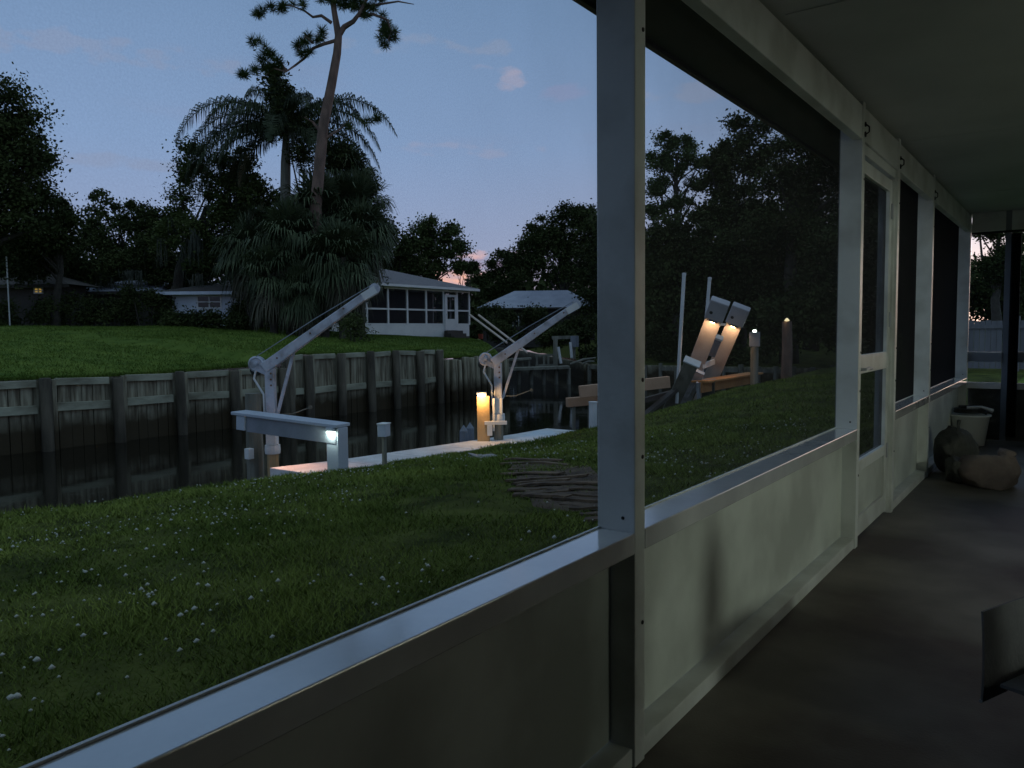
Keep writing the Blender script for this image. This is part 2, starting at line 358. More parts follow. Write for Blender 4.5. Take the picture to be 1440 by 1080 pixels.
grid('bank_beyond_canal', list(np.linspace(-90, 95, 90)), [0, .5, 1.5, 3, 5, 8, 12, 16, 24, 40, 90, 160], backl, M['lawn'])
g = MB(); g.add([(-700, -700, -2.6), (700, -700, -2.6), (700, 900, -2.6), (-700, 900, -2.6)], [(0, 1, 2, 3)])
tag(g.build('ground', M['lawn']), kind='structure')
g = MB(); g.add([(-95, -62, WZ), (-7.8, -62, WZ), (-7.8, 120, WZ), (-95, 120, WZ)], [(0, 1, 2, 3)])
tag(g.build('water', M['water']), kind='structure')
g = MB()
ys = list(np.linspace(-60, 36, 60))
for a, b in zip(ys, ys[1:]):
    xa, xb = edgeX(a), edgeX(b)
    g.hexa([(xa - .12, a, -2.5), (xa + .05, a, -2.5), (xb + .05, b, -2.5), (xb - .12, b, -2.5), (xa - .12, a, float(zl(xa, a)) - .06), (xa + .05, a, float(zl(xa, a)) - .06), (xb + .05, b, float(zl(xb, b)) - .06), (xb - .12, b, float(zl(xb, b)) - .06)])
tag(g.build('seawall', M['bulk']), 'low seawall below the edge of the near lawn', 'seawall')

# grass blades over the near lawn, denser close to the porch
def scatter_grass():
    P = []
    for (r0, r1, n) in ((1.2, 4.5, 60000), (4.5, 8, 75000), (8, 14, 90000), (14, 24, 75000)):
        rr = np.sqrt(rng.uniform(r0 ** 2, r1 ** 2, n)); az = rng.uniform(R(-72), R(-9), n)
        P.append(np.stack([rr * np.sin(az), rr * np.cos(az), rr], 1))
    P = np.concatenate(P); x, y, r = P.T
    ex = np.interp(y, [-40, 4, 7, 9, 13, 16, 22, 36], [-11.6, -10.55, -10.0, -9.35, -8.75, -8.6, -8.7, -8.6])
    dens = .5 + .5 * np.sin(x * 3.1 + 2 * np.sin(y * 2.3)) * np.sin(y * 2.9 + 1.5 * np.sin(x * 1.9))
    k = (x < -1.12) & (x > ex + .02) & (rng.random(len(x)) < .35 + .65 * dens)
    k &= ~((np.hypot((x + 4.05) / 1.55, (y - 5.9) / 1.5) < .8) & (rng.random(len(x)) < .8))
    x, y, r, dens = x[k], y[k], r[k], dens[k]; n = len(x); z = zlb(x, y)
    sc = np.clip(r / 6, .75, 2.4)
    h = rng.uniform(.018, .045, n) * (.6 + .8 * dens) * np.clip(sc, 1, 1.5); w = rng.uniform(.003, .006, n) * sc
    a = rng.uniform(0, 2 * np.pi, n); ln = rng.uniform(.3, 1.5, n) * h; b = rng.uniform(0, 2 * np.pi, n)
    p = np.stack([x, y, z - .004], 1); u = np.stack([np.cos(a), np.sin(a), 0 * a], 1) * w[:, None]
    tip = p + np.stack([np.cos(b) * ln, np.sin(b) * ln, h], 1)
    V = np.stack([p - u, p + u, tip], 1).reshape(-1, 3); Q = np.arange(3 * n).reshape(-1, 3)
    o = mesh_np('grass', V, Q, M['blade']); tag(o, 'short uneven grass covering the near lawn', 'grass', kind='stuff')
    # clover blooms
    n = 2400; rr = np.sqrt(rng.uniform(2.2 ** 2, 13 ** 2, n)); az = rng.uniform(R(-70), R(-14), n); x = rr * np.sin(az); y = rr * np.cos(az)
    cl = np.sin(x * 1.3 + .5) * np.sin(y * 1.1) + rng.normal(0, .30, n) - .25 * np.sin(x * 4.1 + y * 3.3)
    ex = np.array([edgeX(t) for t in y]); k = (x < -1.3) & (x > ex + .1) & (cl > -.1) & (np.hypot((x + 4.5) / 1.9, (y - 6.3) / 1.8) > .8); x, y = x[k], y[k]; z = zlb(x, y)
    V = []; Q = []
    for X, Y, Z in zip(x, y, z):
        s = rnd.uniform(.005, .010) * rnd.choice((1, 1, 1.4, 1.8)); Z += rnd.uniform(.03, .05); b = len(V)
        for t in range(6): V.append((X + s * math.cos(t * 1.047), Y + s * math.sin(t * 1.047), Z + .3 * s * rnd.uniform(-1, 1)))
        V += [(X, Y, Z + s * .9), (X, Y, Z - s * .7)]
        for t in range(6): Q += [(b + t, b + (t + 1) % 6, b + 6), (b + (t + 1) % 6, b + t, b + 7)]
    o = mesh_np('clover_flowers', V, Q, M['clover']); tag(o, 'tiny white clover blooms scattered through the grass', 'flowers', kind='stuff')
scatter_grass()
def far_grass():
    n = 150000; X = -19.32 - 18 * rng.random(n) ** 1.5; Y = rng.uniform(2, 44, n)
    e_ = rng.random(n) < .16; X[e_] = -19.27 - .14 * rng.random(e_.sum())
    k = Y < 26.1 + (-X - 19.32) * 1.13; X, Y = X[k], Y[k]; n = len(X)
    Z = np.array([float(zf(a, b)) + .03 * math.sin(a * 1.1 + b * .7) for a, b in zip(X, Y)])
    h = rng.uniform(.03, .09, n); w = rng.uniform(.008, .018, n); a = rng.uniform(0, 6.28, n); b = rng.uniform(0, 6.28, n)
    p = np.stack([X, Y, Z - .01], 1); u = np.stack([np.cos(a), np.sin(a), 0 * a], 1) * w[:, None]; tip = p + np.stack([np.cos(b) * h * .8, np.sin(b) * h * .8, h], 1)
    V = np.stack([p - u, p + u, tip], 1).reshape(-1, 3)
    tag(mesh_np('grass', V, np.arange(3 * n).reshape(-1, 3), M['lawnf']), 'clipped grass on the lawn across the canal', 'grass', kind='stuff')
far_grass()

# ------------------------------------------------------------------ porch
XI, XO = -.914, -1.024
ZB, ZC, ZS = 2.095, 2.283, .627
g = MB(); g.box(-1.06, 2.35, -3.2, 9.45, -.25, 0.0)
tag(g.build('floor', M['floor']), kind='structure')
rt = thing('porch_roof', (0, 3, ZC), 'white flat ceiling and roof over the screened porch', 'roof')
g = MB(); g.box(-1.385, 2.45, -3.3, 9.62, ZC, ZC + .12); g.build('ceiling', M['ceil'], rt)
g = MB()
for k in range(5): yy = -1.9 + k * 2.44; g.box(-.90, 2.2, yy, yy + .03, ZC - .003, ZC - .0005)
g.build('ceiling_seam', M['ceil'], rt)
g = MB(); g.box(-1.41, -1.386, -3.3, 9.62, ZC - .035, ZC + .16); g.build('gutter', M['fasc'], rt)
g = MB(); g.box(-1.384, -1.03, -3.3, 9.62, ZC - .02, ZC - .002); g.build('soffit', M['fasc'], rt)
g = MB(); g.box(-1.5, 2.5, -3.35, 9.65, ZC + .162, ZC + .2); g.build('roof_sheet', M['roofw'], rt)
wl = thing('porch_screen_wall', (-.97, 3, 0), 'white aluminium screened wall along the canal side of the porch', 'screen wall')
YP = [(-3.1, -3.04), (-.62, -.56), (1.814, 1.872), (4.324, 4.384), (5.30, 5.36), (6.71, 6.77), (9.20, 9.26)]
g = MB(); g.box(XI - .05, XI - .004, -3.1, 9.26, ZB, ZC - .022); g.build('header_beam', M['alu'], wl, bevel=.003)
for a, b in YP:
    g = MB(); g.box(XO, XI, a, b, 0.0, ZC - .001); p = g.build('post', M['alu'], wl, bevel=.0025)
    s_ = MB()
    for zz in (1.02, .82, .38, 1.9): s_.lathe((XI + .0005, (a + b) / 2 + .012, zz), [(.0001, .003), (.005, .0025), (.006, 0)], 8, (1, 0, 0))
    s_.lathe((XO + .075, a - .0005, ZS + .035), [(.0001, .003), (.004, .002), (.005, 0)], 8, (0, -1, 0))
    s_.build('screw', M['dark'], p)
XP = XI - .072
def bay(a, b, zs=ZS):
    g = MB(); g.box(XO - .004, XI + .001, a + .001, b - .001, zs - .055, zs); g.build('sill', M['sill'], wl, bevel=.003)
    g = MB(); g.box(XP - .01, XP, a + .001, b - .001, .055, zs - .056); g.build('kick_panel', M['panel'], wl)
    g = MB(); g.box(XO, XI - .006, a + .001, b - .001, 0.001, .052); g.build('base_rail', M['alu'], wl, bevel=.003)
    g = MB(); xx = XO + .0045; g.add([(xx, a, zs), (xx, b, zs), (xx, b, ZC - .022), (xx, a, ZC - .022)], [(0, 1, 2, 3)]); g.build('insect_screen', M['screen'], wl)
    g = MB(); xx = XO + .001
    g.box(xx, xx + .007, a + .001, b - .001, zs + .0005, zs + .004)
    g.build('spline', M['alu'], wl)
bay(-3.04, -.62); bay(-.56, 1.814); bay(1.872, 4.324); bay(5.36, 6.71); bay(6.77, 9.20)
# screen door between the third and fourth posts seen
dr = thing('screen_door', (-.97, 4.84, 0), 'white screen door with a middle rail between two porch posts', 'door')
d0, d1 = 4.392, 5.292; dt = 2.03
g = MB()
g.box(-.985, -.945, d0, d0 + .07, .015, dt); g.box(-.985, -.945, d1 - .07, d1, .015, dt)
g.box(-.9845, -.9455, d0 + .0705, d1 - .0705, dt - .07, dt - .0005); g.box(-.9845, -.9455, d0 + .0705, d1 - .0705, .90, 1.0); g.box(-.9845, -.9455, d0 + .0705, d1 - .0705, .37, .43); g.box(-.9845, -.9455, d0 + .0705, d1 - .0705, .0155, .12)
g.build('frame', M['alu'], dr, bevel=.003)
g = MB(); g.box(-.972, -.960, d0 + .071, d1 - .071, .121, .369); g.build('kick_panel', M['panel'], dr)
for z0, z1 in ((.431, .899), (1.001, dt - .071)):
    g = MB(); g.add([(-.965, d0 + .07, z0), (-.965, d1 - .07, z0), (-.965, d1 - .07, z1), (-.965, d0 + .07, z1)], [(0, 1, 2, 3)]); g.build('insect_screen', M['screen'], dr)
g = MB(); g.path([(-.944, 4.43, .93), (-.90, 4.43, .93), (-.895, 4.50, .935), (-.895, 4.55, .93)], .008, 8); g.box(-.9445, -.938, 4.405, 4.455, .90, .96); g.build('handle', M['galv'], dr)
g = MB()
for zz in (.35, 1.15, 1.8): g.box(-.944, -.936, d1 - .035, d1 - .003, zz, zz + .09)
g.build('hinge', M['galv'], dr)
jm = MB(); jm.box(-1.0, -.93, 5.2925, 5.2995, 0.001, ZB - .001); jm.box(-1.0, -.93, 4.3845, 4.3915, 0.001, ZB - .001); jm.box(-1.0, -.93, 4.3925, 5.2915, dt + .012, ZB - .001); jm.build('door_jamb', M['alu'], wl, bevel=.002)
# end wall
ew = thing('porch_end_wall', (.6, 9.3, 0), 'screened end wall at the far end of the porch', 'screen wall')
for x in (-.62, .3, 1.2, 2.1):
    g = MB(); g.box(x, x + .05, 9.26, 9.33, 0, ZC - .001); g.build('post', M['greyd'], ew)
g = MB(); g.box(-.912, 2.2, 9.265, 9.325, ZB, ZC - .001); g.build('header_beam', M['alu'], ew)
for i, (a, b) in enumerate(((-.912, -.621), (-.569, .299), (.351, 1.199), (1.251, 2.099))):
    g = MB(); g.box(a, b, 9.255, 9.335, .52, .58); g.build('sill', M['sill'], ew)
    g = MB(); g.box(a, b, 9.245, 9.335, .79, .88); g.build('chair_rail', M['greyd'], ew)
    g = MB(); g.box(a, b, 9.245, 9.335, .8802, .892); g.build('rail_cap', M['sill'], ew)
    g = MB(); g.box(a, b, 9.29, 9.30, .001, .519); g.build('kick_panel', M['clothd'], ew)
    g = MB(); g.add([(a, 9.31, .581), (b, 9.31, .581), (b, 9.31, ZB), (a, 9.31, ZB)], [(0, 1, 2, 3)]); g.build('insect_screen', M['screen'], ew)
# the wall behind the camera
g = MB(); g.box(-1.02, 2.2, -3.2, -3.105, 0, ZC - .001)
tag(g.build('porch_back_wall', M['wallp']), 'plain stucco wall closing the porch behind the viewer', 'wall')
# house wall with an open doorway to a lit room
OY0, OY1, OZ, OS = 2.195, 5.1, 1.80, .86
hw = thing('house_wall', (2.25, 3, 0), 'stucco house wall along the inner side of the porch with an open window', 'wall')
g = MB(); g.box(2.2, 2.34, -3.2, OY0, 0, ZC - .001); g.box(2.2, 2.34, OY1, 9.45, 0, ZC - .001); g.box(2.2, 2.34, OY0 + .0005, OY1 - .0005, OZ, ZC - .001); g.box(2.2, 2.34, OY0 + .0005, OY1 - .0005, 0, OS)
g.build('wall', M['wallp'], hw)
g = MB(); g.box(2.18, 2.342, OY0 + .0005, OY0 + .04, OS + .001, OZ - .001); g.box(2.18, 2.342, OY1 - .04, OY1 - .0005, OS + .001, OZ - .001); g.box(2.18, 2.342, OY0 + .041, OY1 - .041, OZ - .05, OZ - .001); g.box(2.18, 2.342, OY0 + .041, OY1 - .041, OS + .001, OS + .04)
g.build('window_frame', M['alu'], hw)
rm = thing('living_room', (3.8, 3, 0), 'plain room inside the house behind the open window', 'room')
g = MB(); g.box(2.345, 5.6, .8, 5.6, -.1, -.002); g.build('room_floor', M['tan'], rm)
g = MB(); g.box(2.345, 5.6, .8, 5.6, 2.5, 2.6); g.box(5.5, 5.6, .8, 5.6, 0, 2.499); g.box(2.345, 5.499, .8, .9, 0, 2.499); g.box(2.345, 5.499, 5.5, 5.6, 0, 2.499); g.box(2.345, 2.36, .901, 2.17, 0, 2.499); g.box(2.345, 2.36, 5.17, 5.499, 0, 2.499); g.box(2.345, 2.36, 2.171, 5.169, OZ + .02, 2.499); g.box(2.345, 2.36, 2.171, 5.169, 0, OS - .02)
g.build('room_wall', M['hwhite'], rm)
fl = thing('floor_lamp', (4.5, 2.45, 0), 'lit floor lamp standing in the room behind the window', 'lamp')
g = MB(); g.lathe((4.5, 2.45, 0), [(.14, 0), (.14, .02), (.012, .03), (.012, 1.42)], 16); g.build('pole', M['greyd'], fl)
g = MB(); g.lathe((4.5, 2.45, 1.42), [(.02, 0), (.17, .06), (.16, .3), (.02, .34)], 18); g.build('lamp_shade', mat('lamp_shade', (.8, .85, .75), .8, emit=(.8, 1, .78), estr=3), fl)
def lamp(name, loc, power, col, r=.03, parent=None, spot=None, aim=None, blend=.6):
    l = bpy.data.lights.new(name, 'SPOT' if spot else 'POINT'); l.energy = power; l.color = col; l.shadow_soft_size = r
    o = bpy.data.objects.new(name, l); COL.objects.link(o)
    og = ORG[parent.name] if parent is not None else Vector((0, 0, 0))
    o.location = Vector(loc) - og
    if parent is not None: o.parent = parent
    if spot:
        l.spot_size = R(spot); l.spot_blend = blend; o.rotation_euler = Vector(aim).to_track_quat('-Z', 'Y').to_euler()
    return o
lamp('room_light', (4.27, 2.44, 1.60), 112, (.87, 1, .85), .17, fl)

# things hung and standing in the porch
for i, (y, z, lab) in enumerate(((4.372, 2.145, 'dark curtain hook on the near post beside the screen door'), (5.345, 2.14, 'dark curtain hook on the post just past the screen door'), (6.755, 2.13, 'dark curtain hook on the post past the narrow screen bay'))):
    t = thing('curtain_hook', (XI, y, z), lab, 'hook', 'hooks on the porch posts')
    g = MB(); g.lathe((XI, y, z + .03), [(.0001, .006), (.012, .005), (.013, 0)], 10, (1, 0, 0)); g.lathe((XI, y, z - .02), [(.0001, .006), (.014, .005), (.015, 0)], 10, (1, 0, 0))
    g.path([(XI + .004, y, z + .03), (XI + .02, y, z + .015), (XI + .02, y, z - .01), (XI + .004, y, z - .02)], .004, 6); g.build('hook', M['black'], t)
# dark curtain at the far right
t = thing('curtain', (-.47, 9.2, 0), 'tall narrow black curtain hanging at the far end of the porch', 'curtain')
V = []; n = 40
g = MB()
P = [(-.565 + .085 * k / n, 9.17 + .022 * math.sin(k * 1.25), 0) for k in range(n + 1)]
g.prism([(x, y, .05) for x, y, z in P] + [(x, y + .012, .05) for x, y, z in reversed(P)], (0, 0, 2.0)); g.build('drape', M['black'], t)
g = MB(); g.tube((-.9, 9.18, 2.07), (.8, 9.18, 2.07), .012); g.build('curtain_rod', M['black'], t)
def blob(c, rx, ry, rz, seed, m, name, parent=None, flat=0.0, n=18, amp=.16, org=None):
    rs = random.Random(seed); ph = [(rs.uniform(1, 4), rs.uniform(1, 4), rs.uniform(0, 6)) for _ in range(6)]
    V = []; F_ = []; nu, nv = n * 2, n
    for j in range(nv + 1):
        th = math.pi * j / nv
        for i in range(nu):
            f = 2 * math.pi * i / nu; d = Vector((math.sin(th) * math.cos(f), math.sin(th) * math.sin(f), math.cos(th)))
            k = 1 + amp * sum(math.sin(a * 2 * d.x + b * 2 * d.y + c_ + 3 * d.z) for a, b, c_ in ph) / 3
            z = d.z * rz * k; z = max(z, -rz * flat) if flat else z
            V.append((c[0] + d.x * rx * k, c[1] + d.y * ry * k, c[2] + z))
    for j in range(nv):
        for i in range(nu): F_.append((j * nu + i, (j + 1) * nu + i, (j + 1) * nu + (i + 1) % nu, j * nu + (i + 1) % nu))
    return mesh_np(name, V, F_, m, parent, True, org)
def crumple(c, rx, ry, rz, seed, m, name, parent, planes=17, n=26):
    rs = random.Random(seed); pl = []
    for _ in range(planes):
        d = Vector((rs.gauss(0, 1), rs.gauss(0, 1), rs.gauss(0, .8))).normalized(); pl.append((d, rs.uniform(.50, .92)))
    ph = [(rs.uniform(2, 6), rs.uniform(2, 6), rs.uniform(2, 6), rs.uniform(0, 6)) for _ in range(4)]
    V = []; F_ = []; nu = n * 2
    for j in range(n + 1):
        th = math.pi * j / n
        for i in range(nu):
            f = 2 * math.pi * i / nu; d = Vector((math.sin(th) * math.cos(f), math.sin(th) * math.sin(f), math.cos(th))); k = 1.12
            for nn, h in pl:
                q = d.dot(nn)
                if q > .05: k = min(k, h / q)
            k *= 1 + .035 * sum(abs(math.sin(a_ * d.x * 2 + b_ * d.y * 2 + c_ * d.z + e_)) for a_, b_, c_, e_ in ph)
            V.append((c[0] + d.x * rx * k, c[1] + d.y * ry * k, max(.006, c[2] + d.z * rz * k)))
    for j in range(n):
        for i in range(nu): F_.append((j * nu + i, (j + 1) * nu + i, (j + 1) * nu + (i + 1) % nu, j * nu + (i + 1) % nu))
    return mesh_np(name, V, F_, m, parent, False)
p = onz(1388, 692, 0); c0 = (p.x - .02, p.y + .22, .1)
t = thing('crumpled_bag', (c0[0], c0[1], 0), 'brown crumpled bag on the porch floor in front of the white tub', 'bag', 'bags heaped at the porch end')
crumple((c0[0] + .02, c0[1], .12), .22, .2, .17, 3, M['cloth'], 'sack', t)
crumple((c0[0] + .12, c0[1] - .04, .25), .05, .05, .05, 31, M['cloth'], 'twisted_neck', t, 9, 12)
p = onz(1330, 684, 0)
t = thing('crumpled_bag', (p.x, p.y + .2, 0), 'small dark reddish bag pressed against the left side of the brown crumpled bag', 'bag', 'bags heaped at the porch end')
crumple((p.x + .05, p.y + .22, .09), .12, .16, .13, 8, M['clothd'], 'sack', t)
p = onz(1322, 676, 0); c0 = (p.x + .05, p.y + .5)
t = thing('dark_bag', (c0[0], c0[1], 0), 'dark grey slumped bag leaning against the porch wall', 'bag')
crumple((c0[0], c0[1], .18), .13, .22, .25, 22, M['clothd'], 'sack', t)
g = MB(); g.path([(c0[0], c0[1] - .07, .30), (c0[0] + .02, c0[1] - .04, .41), (c0[0], c0[1] + .05, .40), (c0[0], c0[1] + .08, .30)], .01, 6); g.build('handle', M['clothd'], t)
p = onz(1450, 692, 0)
t = thing('crumpled_bag', (p.x + .1, p.y + .2, 0), 'dark reddish bag heap to the right of the brown bag on the porch floor', 'bag', 'bags heaped at the porch end')
crumple((p.x + .12, p.y + .2, .11), .2, .18, .14, 15, M['cloth'], 'sack', t)
# white tub with hose bits
p = onz(1353, 628, 0); q = Vector((p.x + .05, p.y + .1, 0))
t = thing('white_tub', q, 'white plastic tub of garden oddments near the end wall of the porch', 'tub')
g = MB(); g.lathe(q, [(.001, .012), (.125, .012), (.165, .29), (.178, .29), (.178, .305), (.158, .305), (.12, .03), (.001, .03)], 28); g.build('tub', M['pvc'], t, smooth=True)
t = thing('garden_hose', (q.x, q.y, .3), 'dark coiled hose with a metal nozzle lying on the white tub', 'hose')
g = MB(); g.path([(q.x + (.13 - .0 * k) * math.cos(k * .35), q.y + .13 * math.sin(k * .35), .318 + .0012 * k) for k in range(44)], .013, 8); g.build('hose', M['dark'], t)
g = MB(); g.path([(q.x - .02, q.y - .1, .375), (q.x + .10, q.y - .08, .385), (q.x + .19, q.y - .05, .35)], [.014, .012, .02], 10); g.build('nozzle', M['galv'], t)
# low lounge chair cut by the right edge of the picture
A = onz(1379, 986, .10); B = onz(1442, 957, .10); u = (B - A).normalized(); Lw = .62
v = Vector((-.03, .10, 1)).normalized()
t = thing('lounge_chair', (A.x + .2, A.y + .4, 0), 'low grey sling beach chair at the lower right corner of the porch', 'beach chair')
g = MB(); w_ = u.cross(v) * .006; P = [A + v * (.25 * k / 6) + u.cross(v) * (.004 * math.sin(math.pi * k / 6)) for k in range(7)]
for a, b in zip(P, P[1:]): g.hexa([a, a + u * Lw, a + u * Lw + w_, a + w_, b, b + u * Lw, b + u * Lw + w_, b + w_])
g.build('backrest', M['sling'], t)
sd = u.cross(Vector((0, 0, 1))).normalized()
if sd.x < 0: sd = -sd
S0 = A + sd * .05 + Vector((0, 0, .06)); 
g = MB(); g.hexa([S0, S0 + u * Lw, S0 + u * Lw + sd * .45, S0 + sd * .45, S0 + Vector((0, 0, .008)), S0 + u * Lw + Vector((0, 0, .008)), S0 + u * Lw + sd * .45 + Vector((0, 0, .03)), S0 + sd * .45 + Vector((0, 0, .03))]); g.build('seat', M['sling'], t)
g = MB(); g.path([A, A + u * Lw], .005, 8); g.build('frame', M['greyd'], t)
for k in (.30, Lw - .04):
    for q in (.12, .48):
        s0 = A + u * k + sd * q; g = MB(); g.tube((s0.x, s0.y, s0.z + .05), (s0.x, s0.y, 0.0), .008); g.build('leg', M['galv'], t)
# patio chair standing in the light of the doorway: its soft shadow falls on the kick panel
t = thing('patio_chair', (1.2, 2.5, 0), 'upright patio chair standing in the light of the window', 'chair')
g = MB(); g.box(.98, 1.42, 2.18, 2.56, .42, .45); g.build('seat', M['sling'], t)
g = MB(); g.lathe((.97, 2.5, .44), [(.08, 0), (.08, .2), (.055, .34), (.03, .46), (.001, .50)], 12); g.build('backrest', M['sling'], t)
for x, y in ((1.0, 2.2), (1.4, 2.2), (1.0, 2.54), (1.4, 2.54)):
    g = MB(); g.tube((x, y, 0), (x, y, .42), .014); g.build('leg', M['galv'], t)
#SECTION2
# ------------------------------------------------------------------ seawalls across the canal
BX = -19.3
def bulkhead(name, lab, y0, y1, top, piles, wales, log=False):
    t = thing(name, (BX, (y0 + y1) / 2, WZ), lab, 'seawall', 'seawall sections across the canal')
    g = MB(); y = y0; k = 0
    while y < y1 - .02:
        w = min(.27 + .03 * math.sin(k * 2.3), y1 - y); dx = .012 * math.sin(k * 1.9); zt = top - .03 - .015 * math.sin(k * 3.1)
        g.box(BX - .08, BX + dx, y + .006, y + w - .006, WZ - 1, zt); y += w; k += 1
    g.build('plank_face', M['bulk'], t, bevel=.006)
    for (z, h, dd) in wales:
        for a, b in zip(piles, piles[1:]):
            if b <= y0 or a >= y1: continue
            g = MB(); a_ = max(a, y0) + .27; b_ = min(b, y1) - .15; dz = rnd.uniform(-.02, .02)
            g.hexa([(BX + .015, a_, z - h / 2 + dz), (BX + dd, a_, z - h / 2 + dz), (BX + dd, b_, z - h / 2 - dz), (BX + .015, b_, z - h / 2 - dz), (BX + .015, a_, z + h / 2 + dz), (BX + dd, a_, z + h / 2 + dz), (BX + dd, b_, z + h / 2 - dz), (BX + .015, b_, z + h / 2 - dz)])
            g.build('wale', M['wale'], t, bevel=.012)
    for y in piles:
        if not (y0 - .05 <= y <= y1 + .05): continue
        r = rnd.uniform(.11, .135) if not log else rnd.uniform(.10, .15); zt = top + rnd.uniform(-.06, .03) if not log else top + rnd.uniform(-.10, .05)
        tl = rnd.uniform(-.03, .03)
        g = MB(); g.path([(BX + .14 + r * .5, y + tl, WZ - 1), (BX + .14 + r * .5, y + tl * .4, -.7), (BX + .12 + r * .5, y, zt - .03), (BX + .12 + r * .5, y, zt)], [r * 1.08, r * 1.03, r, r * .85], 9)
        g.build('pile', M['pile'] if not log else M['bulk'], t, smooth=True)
        if not log: g = MB(); yb = y + r + .02; g.hexa([(BX + .014, yb, WZ - .3), (BX + .17, yb, WZ - .3), (BX + .17, yb + .10, WZ - .3), (BX + .014, yb + .10, WZ - .3), (BX + .014, yb, top - .02), (BX + .17, yb, top - .02), (BX + .17, yb + .10, top - .02), (BX + .014, yb + .10, top - .02)]); g.build('lit_face_strip', M['bulk'], t, bevel=.01)  # added pale strip standing in for the lit front face of the pile
    return t
bulkhead('timber_seawall', 'long low timber seawall with horizontal rails left of the first davit', -12, 15.2, .16, list(np.arange(8.45 - 1.66 * 12, 15, 1.66)) + [15.1], ((.06, .17, .10), (-.52, .20, .12)))
bulkhead('timber_seawall', 'taller timber seawall section right behind the first davit arm', 15.2, 22.35, .50, [15.3, 16.05, 17.35, 18.65, 19.85, 21.1, 22.15], ((.41, .16, .10), (-.62, .2, .12)))
bulkhead('log_seawall', 'dark seawall of close upright logs at the end of the green bank', 22.4, 26.3, .13, list(np.arange(22.55, 26.3, .36)), (), True)
# side branch wall and the low wall at the head of the canal
t = thing('side_seawall', (-28, 36, WZ), 'dark seawall running back beside the screened house', 'seawall')
g = MB(); g.beam((BX, 26.25, -1.3), (-62, 74.5, -1.3), .2, 2.9); g.build('plank_face', M['bulk'], t)
for k in range(24):
    f = k / 24; g = MB(); x = BX - 20 * f + .15; y = 26.25 + 22.6 * f + .12; g.tube((x, y, WZ - 1), (x, y, .0 + .25 * f), .12); g.build('pile', M['bulk'], t)
t = thing('canal_head_seawall', (-15, 36, WZ), 'low broken seawall at the head of the canal under the trees', 'seawall')
g = MB(); g.box(-21, -7.5, 35.8, 36.02, WZ - 1, -.62); g.beam((-20.9, 36, -1.4), (-62, 82.5, -1.4), .2, 1.55)
g.build('plank_face', M['bulk'], t)
for k in range(17):
    x = -20.6 + k * .8; g = MB(); g.tube((x, 35.68, WZ - 1), (x, 35.68, -.60 + rnd.uniform(-.12, .15)), rnd.uniform(.08, .12)); g.build('pile', M['wood'], t)
    if k % 3 != 1 and k < 16: g = MB(); g.box(x + .1, x + .7, 35.56, 35.62, -.86, -.68); g.build('wale', M['wood'], t)

# ------------------------------------------------------------------ dock
DZ = -1.0
dk = thing('concrete_dock', (-9.9, 10, DZ), 'pale concrete dock strip along the canal beyond the lawn', 'dock')
def dout(y): return edgeX(y) - .80
ys = list(np.arange(7.95, 14.7, 1.1))
for a, b in zip(ys, ys[1:]):
    g = MB(); xa, xb = edgeX(a), edgeX(b)
    g.hexa([(dout(a), a + .008, DZ - .22), (xa + .12, a + .008, DZ - .22), (xb + .12, b - .008, DZ - .22), (dout(b), b - .008, DZ - .22), (dout(a), a + .008, DZ), (xa + .12, a + .008, DZ), (xb + .12, b - .008, DZ), (dout(b), b - .008, DZ)])
    g.build('slab', M['concrete'], dk, bevel=.012)
for y in (7.6, 10.4, 13.4):
    g = MB(); g.tube((dout(y) + .15, y, WZ - 1), (dout(y) + .15, y, DZ - .225), .11); g.build('pile', M['wood'], dk)
t = thing('floating_platform', (-10.2, 14.6, DZ), 'pale blue floating platform beyond the lit post at the dock end', 'platform')
g = MB(); g.prism([onz(712, 622, DZ + .02), onz(752, 606, DZ + .02), onz(775, 605, DZ + .02), onz(792, 613, DZ + .02), onz(735, 632, DZ + .02)], (0, 0, -.16)); g.build('deck', mat('blue_white_deck', (.50, .60, .68), .5, (.62, .68, .74), 5), t, bevel=.01)

